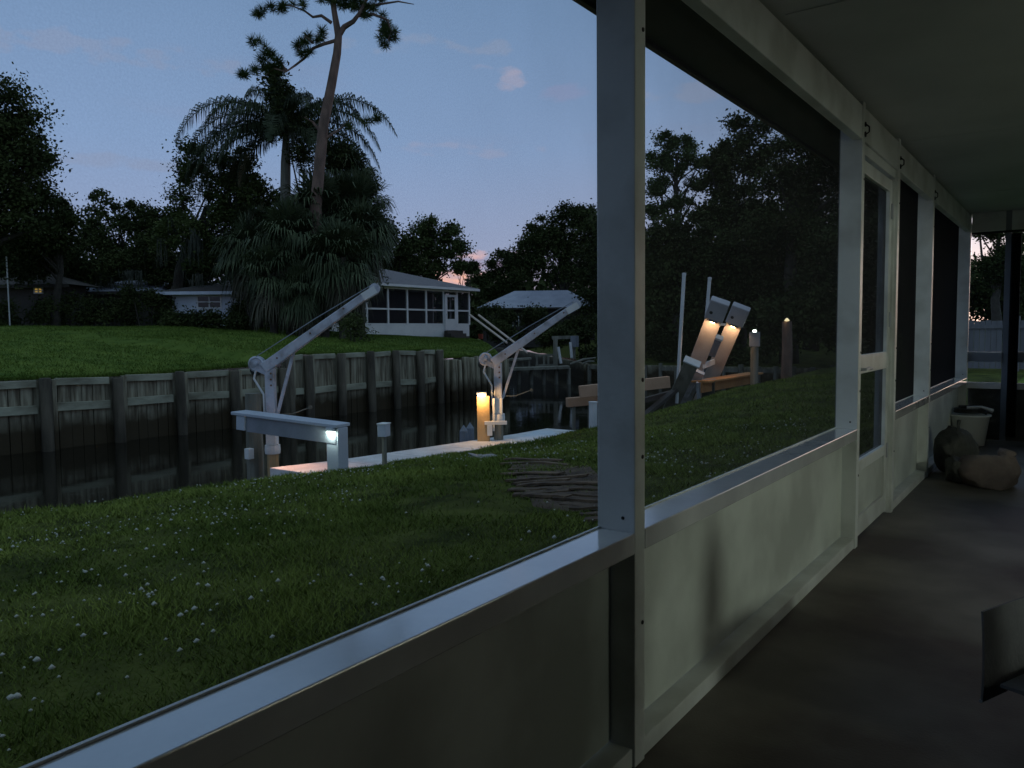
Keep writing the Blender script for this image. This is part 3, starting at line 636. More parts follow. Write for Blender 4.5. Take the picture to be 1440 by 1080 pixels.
# ------------------------------------------------------------------ davits
def davit(lab, Fm, base, topp, elbow, tip, lower_mat, w, right_wood=False):
    b = at(*base, Fm); tp = at(*topp, Fm); el = at(*elbow, Fm); tpP = at(*tip, Fm)
    b = Vector((tp.x, tp.y, b.z))
    # the arm reaches away over the water
    th = math.atan2(tpP.y - el.y, tpP.x - el.x)
    t = thing('boat_davit', (b.x, b.y, b.z), lab, 'davit', 'boat davits on the dock')
    g = MB(); g.lathe((b.x, b.y, b.z - .4), [(w * .62, 0), (w * .62, .4 + .52), (w * .56, .4 + .53)], 14); g.build('pile', lower_mat, t)
    z1 = b.z + .42
    g = MB(); g.lathe((b.x, b.y, z1), [(w * .64, .0), (w * .82, .0), (w * .86, .06), (w * .82, .15), (w * .64, .15)], 16); g.build('collar', M['pvc'], t)
    g = MB(); zm = b.z + .57 * (tp.z - b.z)
    g.beam((b.x, b.y, z1 + .152), (b.x, b.y, zm), w * 1.12, w * 1.12, up=(math.cos(th), math.sin(th), 0)); g.build('socket', M['pvc'], t, bevel=.012)
    g = MB(); g.beam((b.x, b.y, zm + .001), (b.x, b.y, tp.z + .02), w, w, up=(math.cos(th), math.sin(th), 0)); g.build('mast', M['galv'], t, bevel=.012)
    g = MB(); d = (tpP - el).normalized(); e0 = Vector((tp.x, tp.y, el.z)) - d * .12
    g.beam(e0, tpP, w * 1.18, w * 1.18, w2=w * .78, h2=w * .78); g.build('arm', M['galv'], t, bevel=.012)
    sidev = Vector((-math.sin(th), math.cos(th), 0))
    if sidev.dot(Vector((b.x, b.y, 0))) > 0: sidev = -sidev
    hd = MB(); 
    for s in (-1, 1): hd.beam(tpP - d * .12 + sidev * s * w * .46, tpP + d * .15 + Vector((0, 0, -.03)) + sidev * s * w * .42, .012, .13)
    hd.build('sheave_cheek', M['pvc'], t)
    hd = MB(); hd.lathe(tpP + d * .12 - sidev * .025, [(.01, 0), (.09, 0), (.07, .015), (.07, .035), (.09, .05), (.01, .05)], 18, sidev); hd.build('sheave', M['galv'], t)
    g = MB()
    for ss_ in (-1, 1):
        for zz in (.06, .16, .26): g.lathe(Vector((tp.x, tp.y, tp.z - zz)) + sidev * w * .5 * ss_ + Vector((math.cos(th), math.sin(th), 0)) * .03, [(.001, .014), (.016, .013), (.018, 0)], 8, sidev * ss_)
    for k in (.3, 1.0, 1.7): g.lathe(e0 + d * k + sidev * w * .57, [(.001, .014), (.014, .013), (.016, 0)], 8, sidev)
    g.build('bolt', M['rust'], t)
    # brace
    g = MB(); g.beam(Vector((b.x, b.y, zm - .02)) + d * .0 + Vector((math.cos(th), math.sin(th), 0)) * w * .55, e0 + d * (.62) + Vector((0, 0, -w * .55)), .04, .05); g.build('brace', M['galv'], t)
    # winch on the back of the mast head
    bk = -Vector((math.cos(th), math.sin(th), 0)); wc = Vector((tp.x, tp.y, tp.z + .02)) + bk * .24 + Vector((0, 0, .08))
    g = MB(); g.lathe(wc - sidev * .13, [(.01, 0), (.13, 0), (.13, .02), (.05, .025), (.05, .10), (.13, .105), (.135, .13), (.11, .145), (.09, .128), (.04, .128), (.035, .17), (.001, .175)], 20, sidev); g.build('winch_drum', M['galv'], t)
    g = MB(); g.lathe(wc - sidev * .135 + Vector((0, 0, -.10)) + bk * .05, [(.01, -.16), (.09, -.15), (.11, -.02), (.10, 0), (.01, .0)], 16, sidev); g.build('winch_motor', M['motor'], t, smooth=True)
    g = MB(); g.beam(Vector((tp.x, tp.y, tp.z - .08)), wc + Vector((0, 0, -.06)), .05, .09); g.build('winch_bracket', M['galv'], t)
    g = MB(); c0 = wc + Vector((0, 0, -.1)); g.path([c0, c0 + bk * .04 + Vector((0, 0, -.15)), Vector((tp.x, tp.y, tp.z - .42)) + bk * (w * .6 + .03), Vector((tp.x, tp.y, zm - .15)) + bk * (w * .62 + .02)], .018, 8); g.build('power_cord', M['pvc'], t)
    # cable from the winch over the head, down to a hook tied back on the mast
    g = MB(); hk = tpP + d * .12; dn = hk + Vector((0, 0, -.16))
    g.path([wc + Vector((0, 0, .12)), wc.lerp(hk, .5) + Vector((0, 0, .13)), hk + Vector((0, 0, .09))], .008, 5); g.build('cable', M['greyd'], t)
    g = MB(); m0 = Vector((b.x, b.y, zm)) + d * .05; h1 = m0 + Vector((math.cos(th), math.sin(th), 0)) * .62 + Vector((0, 0, .12))
    g.path([h1, h1 * .5 + m0 * .5 + Vector((0, 0, -.05)), m0], .010, 6); g.lathe(h1 - sidev * .015, [(.01, 0), (.032, 0), (.032, .03), (.01, .03)], 12, sidev); g.build('hook_block', M['wood'], t)
    return t, b, tp, th, sidev
D1 = davit('long grey steel davit above the raised plank, nearer the viewer', 13.4, (376, 672), (380, 520), (385, 512), (519, 412), M['pine'], .155)
D2 = davit('grey steel davit rising beside the warm lit post', 15.6, (697, 622), (700, 512), (702, 505), (804, 433), M['wood'], .155)
b1 = D1[1]
t = thing('wooden_pile', (b1.x - .35, b1.y - .12, WZ), 'brown wooden piling just left of the nearer davit', 'piling')
pz = at(357, 600, 13.6); g = MB(); g.path([(pz.x, pz.y, WZ - 1), (pz.x + .01, pz.y, -.9), (pz.x, pz.y, .12)], [.15, .145, .13], 12); g.build('post', M['wood'], t)
g = MB(); g.box(pz.x + .07, pz.x + .19, pz.y - .26, pz.y - .15, -.98, -.80); g.build('outlet_box', M['pvc'], t, bevel=.008)

# warm lit wooden post beside davit 2
b2 = D2[1]; pw = at(682, 590, 15.45); e_ = -Vector((ray(682, 590).x, ray(682, 590).y, 0)).normalized(); sd = Vector((-e_.y, e_.x, 0))
if sd.dot(RC) < 0: sd = -sd
t = thing('lit_dock_post', (pw.x, pw.y, DZ), 'yellow wooden dock post glowing under its warm downlight', 'post')
zt = at(682, 553, 15.45).z; zb = at(682, 624, 15.45).z
g = MB(); g.beam(Vector((pw.x, pw.y, WZ - .5)) - sd * .03, Vector((pw.x, pw.y, zt - .05)) - sd * .03, .25, .16, up=e_); g.build('post', M['pine'], t, bevel=.01)
g = MB(); o_ = Vector((pw.x, pw.y, 0)) + e_ * .10 - sd * .06
g.beam(o_ + Vector((0, 0, zt - .02)), o_ + Vector((0, 0, zt + .03)), .20, .14, up=e_); g.build('lamp_hood', M['greyd'], t, bevel=.008)
g = MB(); g.beam(o_ + Vector((0, 0, zt - .05)), o_ + Vector((0, 0, zt - .021)), .15, .09, up=e_); g.build('lamp_lens', M['warm'], t)
g = MB(); c_ = Vector((pw.x, pw.y, 0)) + sd * .17; g.beam(c_ + Vector((0, 0, zb + .25)), c_ + Vector((0, 0, zt - .1)), .04, .05, up=e_); g.build('conduit', M['pvc'], t)
g = MB(); g.beam(c_ - sd * .18 + e_ * .09 + Vector((0, 0, zb + .42)), c_ + sd * .26 + e_ * .09 + Vector((0, 0, zb + .42)), .05, .07); g.beam(c_ - sd * .08 + e_ * .09 + Vector((0, 0, zb + .17)), c_ - sd * .08 + e_ * .09 + Vector((0, 0, zb + .384)), .10, .05, up=e_); g.build('cross_brace', M['pvc'], t, bevel=.005)
lamp('post_light', (o_.x, o_.y, zt - .07) + Vector((0, 0, 0)) if False else Vector((o_.x, o_.y, zt - .07)) + e_ * .12, 20, (1, .58, .22), .03, t)
# two short white pilings and a low rail past the dock
for i, (px, py, hgt, lab) in enumerate(((652, 606, .34, 'shorter pale plastic piling cap showing past the dock, the nearer of a pair'), (661, 602, .40, 'taller pale piling cap just behind the shorter one past the dock'))):
    p = at(px, py, 16.2 + i * .6); t = thing('piling_cap', (p.x, p.y, WZ), lab, 'piling', 'pale pilings past the dock')
    g = MB(); g.lathe((p.x, p.y, WZ - .8), [(.085, 0), (.085, .8 + p.z - WZ), (.001, .8 + p.z - WZ + .13)], 14); g.build('cone', M['greyd'], t)

# raised grey plank on a stout post, with a white downlight
Lp = at(338, 580, 13.0); Rp = at(481, 598, 12.05); dr_ = (Rp - Lp).normalized(); sd = Vector((dr_.y, -dr_.x, 0)).normalized()
if sd.dot(Vector((0, -1, 0))) < 0: sd = -sd
t = thing('raised_plank', (Rp.x, Rp.y, -1), 'raised grey painted plank on a stout post with a white downlight', 'plank stand')
g = MB(); g.beam(Lp - dr_ * .04, Rp + dr_ * .02, .34, .05); g.build('plank', M['grey'], t, bevel=.008)
dn = Vector((0, 0, -.155))
g = MB(); g.beam(Lp + dr_ * .25 + dn + sd * .10, Rp - dr_ * .02 + dn + sd * .10, .05, .25); g.build('side_beam', M['greyd'], t, bevel=.005)
g = MB(); g.beam(Lp + dr_ * .06 + dn + sd * .12 + Vector((0, 0, .01)), Lp + dr_ * .24 + dn + sd * .12 + Vector((0, 0, .01)), .07, .23); g.build('end_block', M['grey'], t, bevel=.005)
pc = Rp - dr_ * .10; zb_ = float(zl(pc.x, pc.y)) - .5
g = MB(); g.beam((pc.x, pc.y, zb_), (pc.x, pc.y, Rp.z - .03), .235, .235, up=sd); g.build('post', M['grey'], t, bevel=.012)
e_ = Vector((-pc.x, -pc.y, 0)).normalized(); lz = at(475, 605, 12).z
# lamp sits on the post face turned to the porch
ndir = sd
lc = Vector((pc.x, pc.y, lz + .02)) + sd * .15
g = MB(); g.beam(lc + Vector((0, 0, .0)) - sd * .03, lc + sd * .03, .15, .06); g.build('lamp_hood', M['grey'], t, bevel=.006)
g = MB(); g.beam(lc + Vector((0, 0, -.045)) - sd * .02, lc + Vector((0, 0, -.045)) + sd * .025, .12, .026); g.build('lamp_lens', M['cool'], t)
lamp('downlight', lc + sd * .02 + Vector((0, 0, -.08)), 5, (.80, 1, .90), .02, t)
# warm light fixed to the underside of the plank over the water: it lights the near dock edge
g = MB(); wl_ = Lp + dr_ * .95 + Vector((0, 0, -.05)) - sd * .02; g.box(wl_.x - .04, wl_.x + .04, wl_.y - .04, wl_.y + .04, wl_.z - .02, wl_.z + .0); g.build('underside_lamp', M['dimb'], t)
lamp('underside_light', wl_ + Vector((0, 0, -.06)), 34, (1, .48, .30), .03, t, 130, (.5, -.2, -1))

# small utility box on a thin post
p = at(541, 657, 11.9); zt = at(541, 596, 11.9).z; zb_ = float(zl(p.x, p.y)) - .1
t = thing('utility_box', (p.x, p.y, zb_), 'small grey utility box on a thin post at the lawn edge', 'utility box')
g = MB(); g.beam((p.x, p.y, zb_), (p.x, p.y, zt - .18), .045, .06); g.build('post', M['wood'], t)
g = MB(); g.beam((p.x, p.y, zt - .19), (p.x, p.y, zt), .13, .17, up=(.3, -1, 0)); g.build('box', M['grey'], t, bevel=.006)
g = MB(); g.beam((p.x, p.y, zt + .0005), (p.x, p.y, zt + .012), .15, .19, up=(.3, -1, 0)); g.build('lid', M['pvc'], t)
# flat stone in the grass
p = onz(676, 646, -.78); z_ = float(zlb(p.x, p.y))
o = blob((p.x, p.y, z_ + .01), .22, .16, .035, 4, M['stone'], 'flat_stone', None, .9, amp=.3, org=(p.x, p.y, z_)); tag(o, 'flat grey stone lying in the grass near the dock', 'stone')

# ------------------------------------------------------------------ old boards lying on the lawn
def lawn_hit(px, py):
    d = ray(px, py); k = 2.0
    for _ in range(400):
        q = Vector((0, 0, EYE)) + d * k
        if q.z < float(zl(q.x, q.y)): return q
        k += .04
    return q
a0 = lawn_hit(715, 655); a1 = lawn_hit(850, 735)
adir = RC.copy(); adir.z = 0; adir.normalize()
PATCH = True
bl = [(712, 790, 652), (705, 800, 657), (716, 812, 662), (709, 790, 668), (712, 826, 674), (722, 800, 680), (728, 850, 684), (716, 790, 690), (768, 870, 686), (770, 860, 693), (722, 800, 698), (775, 872, 699), (738, 800, 704), (780, 880, 706), (790, 870, 713), (800, 880, 720), (815, 880, 727), (822, 880, 734)]
where = ['farthest up the lawn', 'second from the far end', 'third from the far end', 'set back at the left', 'with a pale worn edge', 'short one', 'long one running behind the porch post', 'left of the middle', 'right of the middle', 'dark one right of centre', 'nearest at the left end', 'running under the porch post', 'short dark one at the left front', 'half sunk in grass', 'sixth from the porch', 'third from the porch', 'second from the porch', 'nearest the porch sill']
for i, (xa, xb, yy) in enumerate(bl):
    pa = lawn_hit(xa, yy + rnd.uniform(-2, 2)); pb = lawn_hit(xb, yy + rnd.uniform(-3, 3))
    t = thing('old_board', ((pa + pb) / 2)[:], 'weathered board on the lawn, ' + where[i], 'board', 'old boards lying on the lawn')
    h = rnd.uniform(.012, .022); w_ = rnd.uniform(.07, .13); n = 6; g = MB()
    P = []
    for k in range(n + 1):
        q = pa.lerp(pb, k / n); q.z = float(zlb(q.x, q.y)) + .012 + h / 2 + .004 * math.sin(k * 1.7 + i) + (.012 if i % 3 == 0 else 0); P.append(q)
    d = (pb - pa); d.z = 0; d.normalize(); s_ = Vector((-d.y, d.x, 0))
    ring = lambda q, ww: [q - s_ * ww / 2 + Vector((0, 0, -h / 2)), q + s_ * ww / 2 + Vector((0, 0, -h / 2)), q + s_ * ww * .46 + Vector((0, 0, h / 2)), q - s_ * ww * .46 + Vector((0, 0, h / 2))]
    V = []; Fc = []
    for k, q in enumerate(P): V += ring(q, w_ * rnd.uniform(.85, 1.05))
    for k in range(n):
        for j in range(4): Fc.append((k * 4 + j, k * 4 + (j + 1) % 4, k * 4 + 4 + (j + 1) % 4, k * 4 + 4 + j))
    Fc += [(3, 2, 1, 0), (n * 4, n * 4 + 1, n * 4 + 2, n * 4 + 3)]
    g.add(V, Fc); g.build('board', M['woodh'], t)

Vp = []; Qp = []; nn = 26; pr = random.Random(3)
P4 = [lawn_hit(706, 650), lawn_hit(835, 652), lawn_hit(900, 735), lawn_hit(745, 722)]
for i in range(nn + 1):
    for j in range(nn + 1):
        a, b = i / nn, j / nn; q = P4[0].lerp(P4[1], a).lerp(P4[3].lerp(P4[2], a), b); ed = min(a, 1 - a, b, 1 - b)
        q.z = float(zlb(q.x, q.y)) + (.014 if ed > .04 else -.03) + .008 * math.sin(q.x * 9) * math.sin(q.y * 11) + pr.uniform(-.004, .004); Vp.append(q[:])
Qp = [(i * (nn + 1) + j, i * (nn + 1) + j + 1, (i + 1) * (nn + 1) + j + 1, (i + 1) * (nn + 1) + j) for i in range(nn) for j in range(nn)]
tag(mesh_np('bare_ground', Vp, Qp, mat('bare_soil', (.045, .028, .016), .95, (.12, .082, .05), 5, 7, bump=1, bscale=25), smooth=True), kind='structure')
# ------------------------------------------------------------------ boat lift by the lawn
def lift_track(px_top, py_top, px_bot, py_bot, lab, Xt=-7.9, Xb=-9.35, cap=True):
    T = atX(px_top, py_top, Xt); B = atX(px_bot, py_bot, Xb); d = (T - B).normalized()
    t = thing('boat_lift_track', (B.x, B.y, B.z), lab, 'boat lift', 'inclined tracks of the boat lift')
    nrm = Vector((-T.x, -T.y, 0)).normalized(); nrm = (nrm - d * nrm.dot(d)).normalized(); sd = d.cross(nrm).normalized()
    if sd.dot(RC) < 0: sd = -sd
    g = MB(); g.beam(B, T, .44, .07, up=nrm); g.build('track_board', M['tan'], t, bevel=.008)
    g = MB(); g.beam(B - nrm * .13, T - nrm * .13, .10, .18, up=nrm); g.build('steel_beam', M['galv'], t)
    Tc = T + d * .0
    g = MB(); g.beam(T - d * .02 + nrm * .08, T + d * .56 + nrm * .08, .50, .26, up=nrm); g.build('motor_cover', M['pvcg'], t, bevel=.03)
    g = MB(); g.lathe(T + d * .2 - sd * .12 + nrm * .212, [(.045, 0), (.045, .006), (.001, .007)], 12, nrm); g.build('vent', M['motor'], t)
    lp = T - d * .06 + nrm * .15
    g = MB(); g.beam(lp - sd * .13, lp + sd * .13, .09, .07); g.build('lamp_hood', M['greyd'], t)
    g = MB(); g.beam(lp - sd * .06 - d * .042, lp + sd * .06 - d * .042, .04, .03); g.build('lamp_lens', M['hot'], t)
    lamp('track_light', lp - d * .10 + nrm * .16, 16, (1, .66, .40), .03, t, 165, -d - nrm * .25, .3)
    return t, T, B, d, nrm, sd
K1 = lift_track(1005, 445, 958, 568, 'left inclined boat lift track with a square grey motor cover and warm lamp')
K2 = lift_track(1034, 452, 985, 566, 'right inclined boat lift track with a square grey motor cover and warm lamp')
t, T, B, d, nrm, sd = K1
m0 = T.lerp(B, .25) + sd * .38; T2 = K2[1]; 
t = thing('lift_gearbox', m0[:], 'grey gearbox and shaft housing fixed between the two boat lift tracks', 'gearbox')
md = lambda f: (K1[1].lerp(K1[2], f) + K2[1].lerp(K2[2], f)) / 2
g = MB(); g.beam(md(.40), md(.22), .26, .2, up=nrm); g.build('housing', M['greyd'], t, bevel=.01)
g = MB(); g.beam(md(.215), md(.195), .30, .22, up=nrm); g.build('lid', M['pvc'], t)
g = MB(); g.beam(K1[1].lerp(K1[2], .50) + sd * .2 + nrm * .05, K2[1].lerp(K2[2], .48) - sd * .1 + nrm * .05, .06, .15); g.beam(K1[1].lerp(K1[2], .04) + sd * .2 + nrm * .1, K2[1].lerp(K2[2], .04) - sd * .2 + nrm * .1, .04, .06); g.build('cross_bracket', M['pvc'], t)
g = MB(); g.tube(md(.48), md(.75), .03); g.build('drive_shaft', M['greyd'], t)
# carriage beam sliding in front of the left track
cT = atX(973, 510, -8.1); cB = atX(937, 586, -9.2)
t = thing('lift_carriage', cB[:], 'thick dark grey slanting beam with a white cap in front of the left lift track', 'boat lift beam')
d2 = (cT - cB).normalized(); g = MB(); g.beam(cB, cT, .36, .22, up=nrm); g.build('beam', M['wood'], t, bevel=.01)
g = MB(); g.beam(cT + d2 * .002, cT + d2 * .05, .44, .26, up=nrm); g.build('cap', M['pvc'], t, bevel=.01)
cT = atX(985, 523, -8.2); cB = atX(955, 582, -9.1)
t = thing('lift_strut', cB[:], 'pale grey slanting strut right of the dark capped lift beam', 'boat lift beam')
g = MB(); g.beam(cB, cT, .24, .12, up=nrm); g.build('strut', M['galv'], t, bevel=.008)
v0 = atX(981, 538, -8.2); v1 = atX(983, 563, -8.2); g = MB(); g.beam(v0, v1, .08, .08, up=nrm); v2 = atX(968, 560, -8.6); g.beam(v0, v2, .06, .06, up=nrm); g.build('bracket', M['galv'], t)
# control box
p = at(996, 548, 21.6); t = thing('lift_control_box', (p.x, p.y, p.z - .3), 'dark green control box at the foot of the boat lift', 'box')
g = MB(); g.beam((p.x, p.y, p.z - .28), (p.x, p.y, p.z + .26), .34, .24, up=(.3, -1, 0)); g.build('case', M['motor'], t, bevel=.02)
g = MB(); g.beam((p.x, p.y, p.z + .262), (p.x, p.y, p.z + .29), .38, .28, up=(.3, -1, 0)); g.build('lid', M['greyd'], t)
# boards
pa = atX(984, 537, -8.15); pb = pa + Vector((.75, 3.6, 0)); pb = at(1062, 537, 24.5); pb.z = pa.z + .02
t = thing('plank_walkway', pa[:], 'orange lit plank walkway running right from the foot of the boat lift', 'walkway')
g = MB(); g.beam(pa, pb, .5, .05); g.build('deck', M['orange'], t, bevel=.005)
g = MB(); g.beam(pa + Vector((.05, 0, -.16)), pb + Vector((.05, 0, -.16)), .05, .26); g.build('joist', M['orange'], t)
pa = at(815, 551, 20.2); pb = at(941, 537, 20.6)
t = thing('boat_bunk', pb[:], 'long tan bunk beam over the water left of the boat lift', 'beam')
g = MB(); g.beam(pa, pb, .16, .30); g.build('beam', M['bunk'], t, bevel=.01)
pa2 = at(797, 566, 20.6); pb2 = at(846, 562, 20.9); t = thing('cradle_beam', pb2[:], 'short tan cradle beam under the left end of the long bunk', 'beam')
g = MB(); g.beam(pa2, pb2, .16, .24); g.build('beam', M['bunk'], t, bevel=.01)
for k in (.2, .65):
    q = pa2.lerp(pb2, k); g = MB(); g.beam((q.x, q.y, q.z - .122), (q.x, q.y, WZ - .5), .07, .07); g.build('leg', M['wood'], t)
p = at(834, 585, 18.8); t = thing('white_post', (p.x, p.y, WZ), 'white plastic post in the water below the bunk beam', 'post')
zt = at(834, 566, 18.8).z; g = MB(); g.tube((p.x, p.y, WZ - .5), (p.x, p.y, zt), .10, n=14); g.build('post', M['pvc'], t)
g = MB(); g.lathe((p.x, p.y, zt), [(.11, 0), (.11, .02), (.01, .03)], 14); g.build('cap', M['pvc'], t)
# lower frame seen between bunk and beams
pa = at(905, 585, 20.4); pb = at(950, 548, 21.0); t = thing('timber_cradle', pa[:], 'dark low timber frame under the bunk beam beside the boat lift', 'frame')
g = MB(); g.beam(pa, pb, .2, .08); pa3 = at(905, 563, 20.6); pb3 = at(945, 552, 21.2); g.beam(pa3, pb3, .12, .12); g.build('timber', M['hdark'], t)
# guide poles
for (x0, y0, x1, y1, D, lab) in ((962, 385, 954, 525, 21, 'tall white plastic guide pole, the left and nearer one of the boat lift'), (998, 391, 989, 500, 22.6, 'tall white plastic guide pole right behind the boat lift tracks')):
    p = at(x0, y0, D); q = at(x1, y1, D); t = thing('guide_pole', q[:], lab, 'pole', 'guide poles of the boat lift')
    g = MB(); g.tube(q + (q - p).normalized() * .8, p, .048, n=12); g.build('pole', M['pvc'], t); g = MB(); g.lathe(p, [(.055, -.05), (.055, .02), (.001, .03)], 12); g.build('cap', M['pvc'], t)
# posts with lamps on the lawn's far edge
p = at(1061, 500, 22.5); zg = float(zl(p.x, p.y)); zt = at(1061, 467, 22.5).z
t = thing('lamp_box_post', (p.x, p.y, zg), 'wooden post with a grey box and a small white lamp right of the boat lift', 'post')
g = MB(); g.tube((p.x, p.y, zg - .1), (p.x, p.y, zt - .4), .11, n=12); g.build('post', M['wood'], t)
g = MB(); g.beam((p.x, p.y, zt - .41), (p.x, p.y, zt), .29, .22, up=(.3, -1, 0)); g.build('box', M['greyd'], t, bevel=.01)
g = MB(); g.lathe((p.x, p.y, zt + .001), [(.05, 0), (.05, .05), (.001, .07)], 12); g.build('lamp_lens', M['cool'], t)
lamp('box_light', (p.x + .02, p.y - .1, zt + .12), .5, (.95, 1, .8), .03, t)
p = at(1106, 500, 23.5); zg = float(zl(p.x, p.y)); zt = at(1106, 452, 23.5).z
t = thing('tall_pile', (p.x, p.y, zg), 'tall brown piling with a faint yellow lamp on its top', 'piling')
g = MB(); g.path([(p.x, p.y, zg - .1), (p.x + .02, p.y, (zg + zt) / 2), (p.x, p.y, zt)], [.16, .15, .14], 12); g.build('post', M['bark'] if False else M['pbark'], t)
g = MB(); g.lathe((p.x, p.y, zt + .001), [(.03, 0), (.08, .02), (.03, .09), (.001, .10)], 12); g.build('lamp_lens', M['dimb'], t)
lamp('pile_light', (p.x, p.y - .2, zt + .05), .6, (1, .8, .4), .03, t)

# ------------------------------------------------------------------ docks and gear at the head of the canal
def frame_dock():
    D = 39.5
    t = thing('hoist_frame', at(795, 515, D)[:], 'grey timber hoist frame standing at the far dock', 'frame')
    for x, y0, y1 in ((781, 476, 520), (806, 476, 505)):
        g = MB(); a, b = at(x, y0, D), at(x, y1, D); g.beam(b, a, .22, .22); g.build('post', M['wood'], t)
    g = MB(); g.beam(at(776, 475, D), at(812, 474, D), .2, .16); g.build('top_beam', M['wood'], t)
    g = MB(); a = at(808, 480, D - .3); g.beam(a + Vector((0, 0, -.28)), a + Vector((0, 0, .26)), .30, .3); g.build('hoist_box', M['greyd'], t)
    for (xa, ya, xb, yb, lab) in ((785, 488, 789, 511, 'pale leaning pole under the hoist frame, the left one'), (802, 481, 804, 503, 'pale hanging pole under the right end of the hoist frame')):
        a, b = at(xa, ya, D - .6), at(xb, yb, D - .6); t2 = thing('short_pole', b[:], lab, 'pole', 'poles at the far dock'); g = MB(); g.tube(b, a, .07); g.build('pole', M['pvc'], t2)
    t = thing('dock_railing', at(765, 515, D)[:], 'low pale railing at the far dock left of the hoist frame', 'railing')
    for x in (755, 765, 771): g = MB(); g.beam(at(x, 515, D), at(x, 501, D), .10, .10); g.build('post', M['wood'], t)
    g = MB(); g.beam(at(753, 500, D), at(780, 499, D), .1, .1); g.beam(at(753, 514, D), at(780, 513, D), .1, .1); g.build('rail', M['wood'], t)
    t = thing('dock_bench', at(730, 512, D)[:], 'pale slatted bench at the far dock behind the second davit', 'bench')
    g = MB(); g.beam(at(716, 506, D), at(747, 504, D), .7, .10); g.build('seat', M['pvc'] if False else M['wood'], t)
    for x in (718, 726, 735, 744): g = MB(); g.beam(at(x, 517, D), at(x, 507, D), .1, .1); g.build('leg', M['wood'], t)
    t = thing('far_dock', at(760, 520, D)[:], 'weathered plank dock along the head of the canal', 'dock')
    g = MB(); a = at(712, 519, D - .8); b = at(800, 516, D - .8); g.beam(a, b, 1.2, .12); g.build('deck', M['wood'], t)
    for k in range(6): q = a.lerp(b, k / 5.01); g = MB(); g.tube((q.x, q.y, WZ - .6), (q.x, q.y, q.z - .062), .1); g.build('pile', M['wood'], t)
    for (xa, ya, xb, yb, lab, Dn) in ((661, 443, 713, 482, 'lower of two long pale poles slanting down beside the screened house', 35), (673, 443, 742, 496, 'upper of two long pale poles slanting down beside the screened house', 34.6)):
        a, b = at(xa, ya, Dn), at(xb, yb, Dn - 2); t2 = thing('long_pole', b[:], lab, 'pole', 'long slanting poles'); g = MB(); g.tube(b, a, .045); g.build('pole', M['tan'], t2)
    for (xa, ya, xb, yb, lab) in ((802, 512, 838, 503, 'pale driftwood branch on the far bank, the upper one'), (818, 512, 836, 508, 'short pale driftwood branch on the far bank, the lower one')):
        a, b = at(xa, ya, 37), at(xb, yb, 37); t2 = thing('driftwood', b[:], lab, 'branch', 'driftwood on the far bank'); g = MB(); g.path([a, a.lerp(b, .5) + Vector((0, 0, .06)), b], [.05, .06, .03], 7); g.build('branch', M['wood'], t2)
frame_dock()
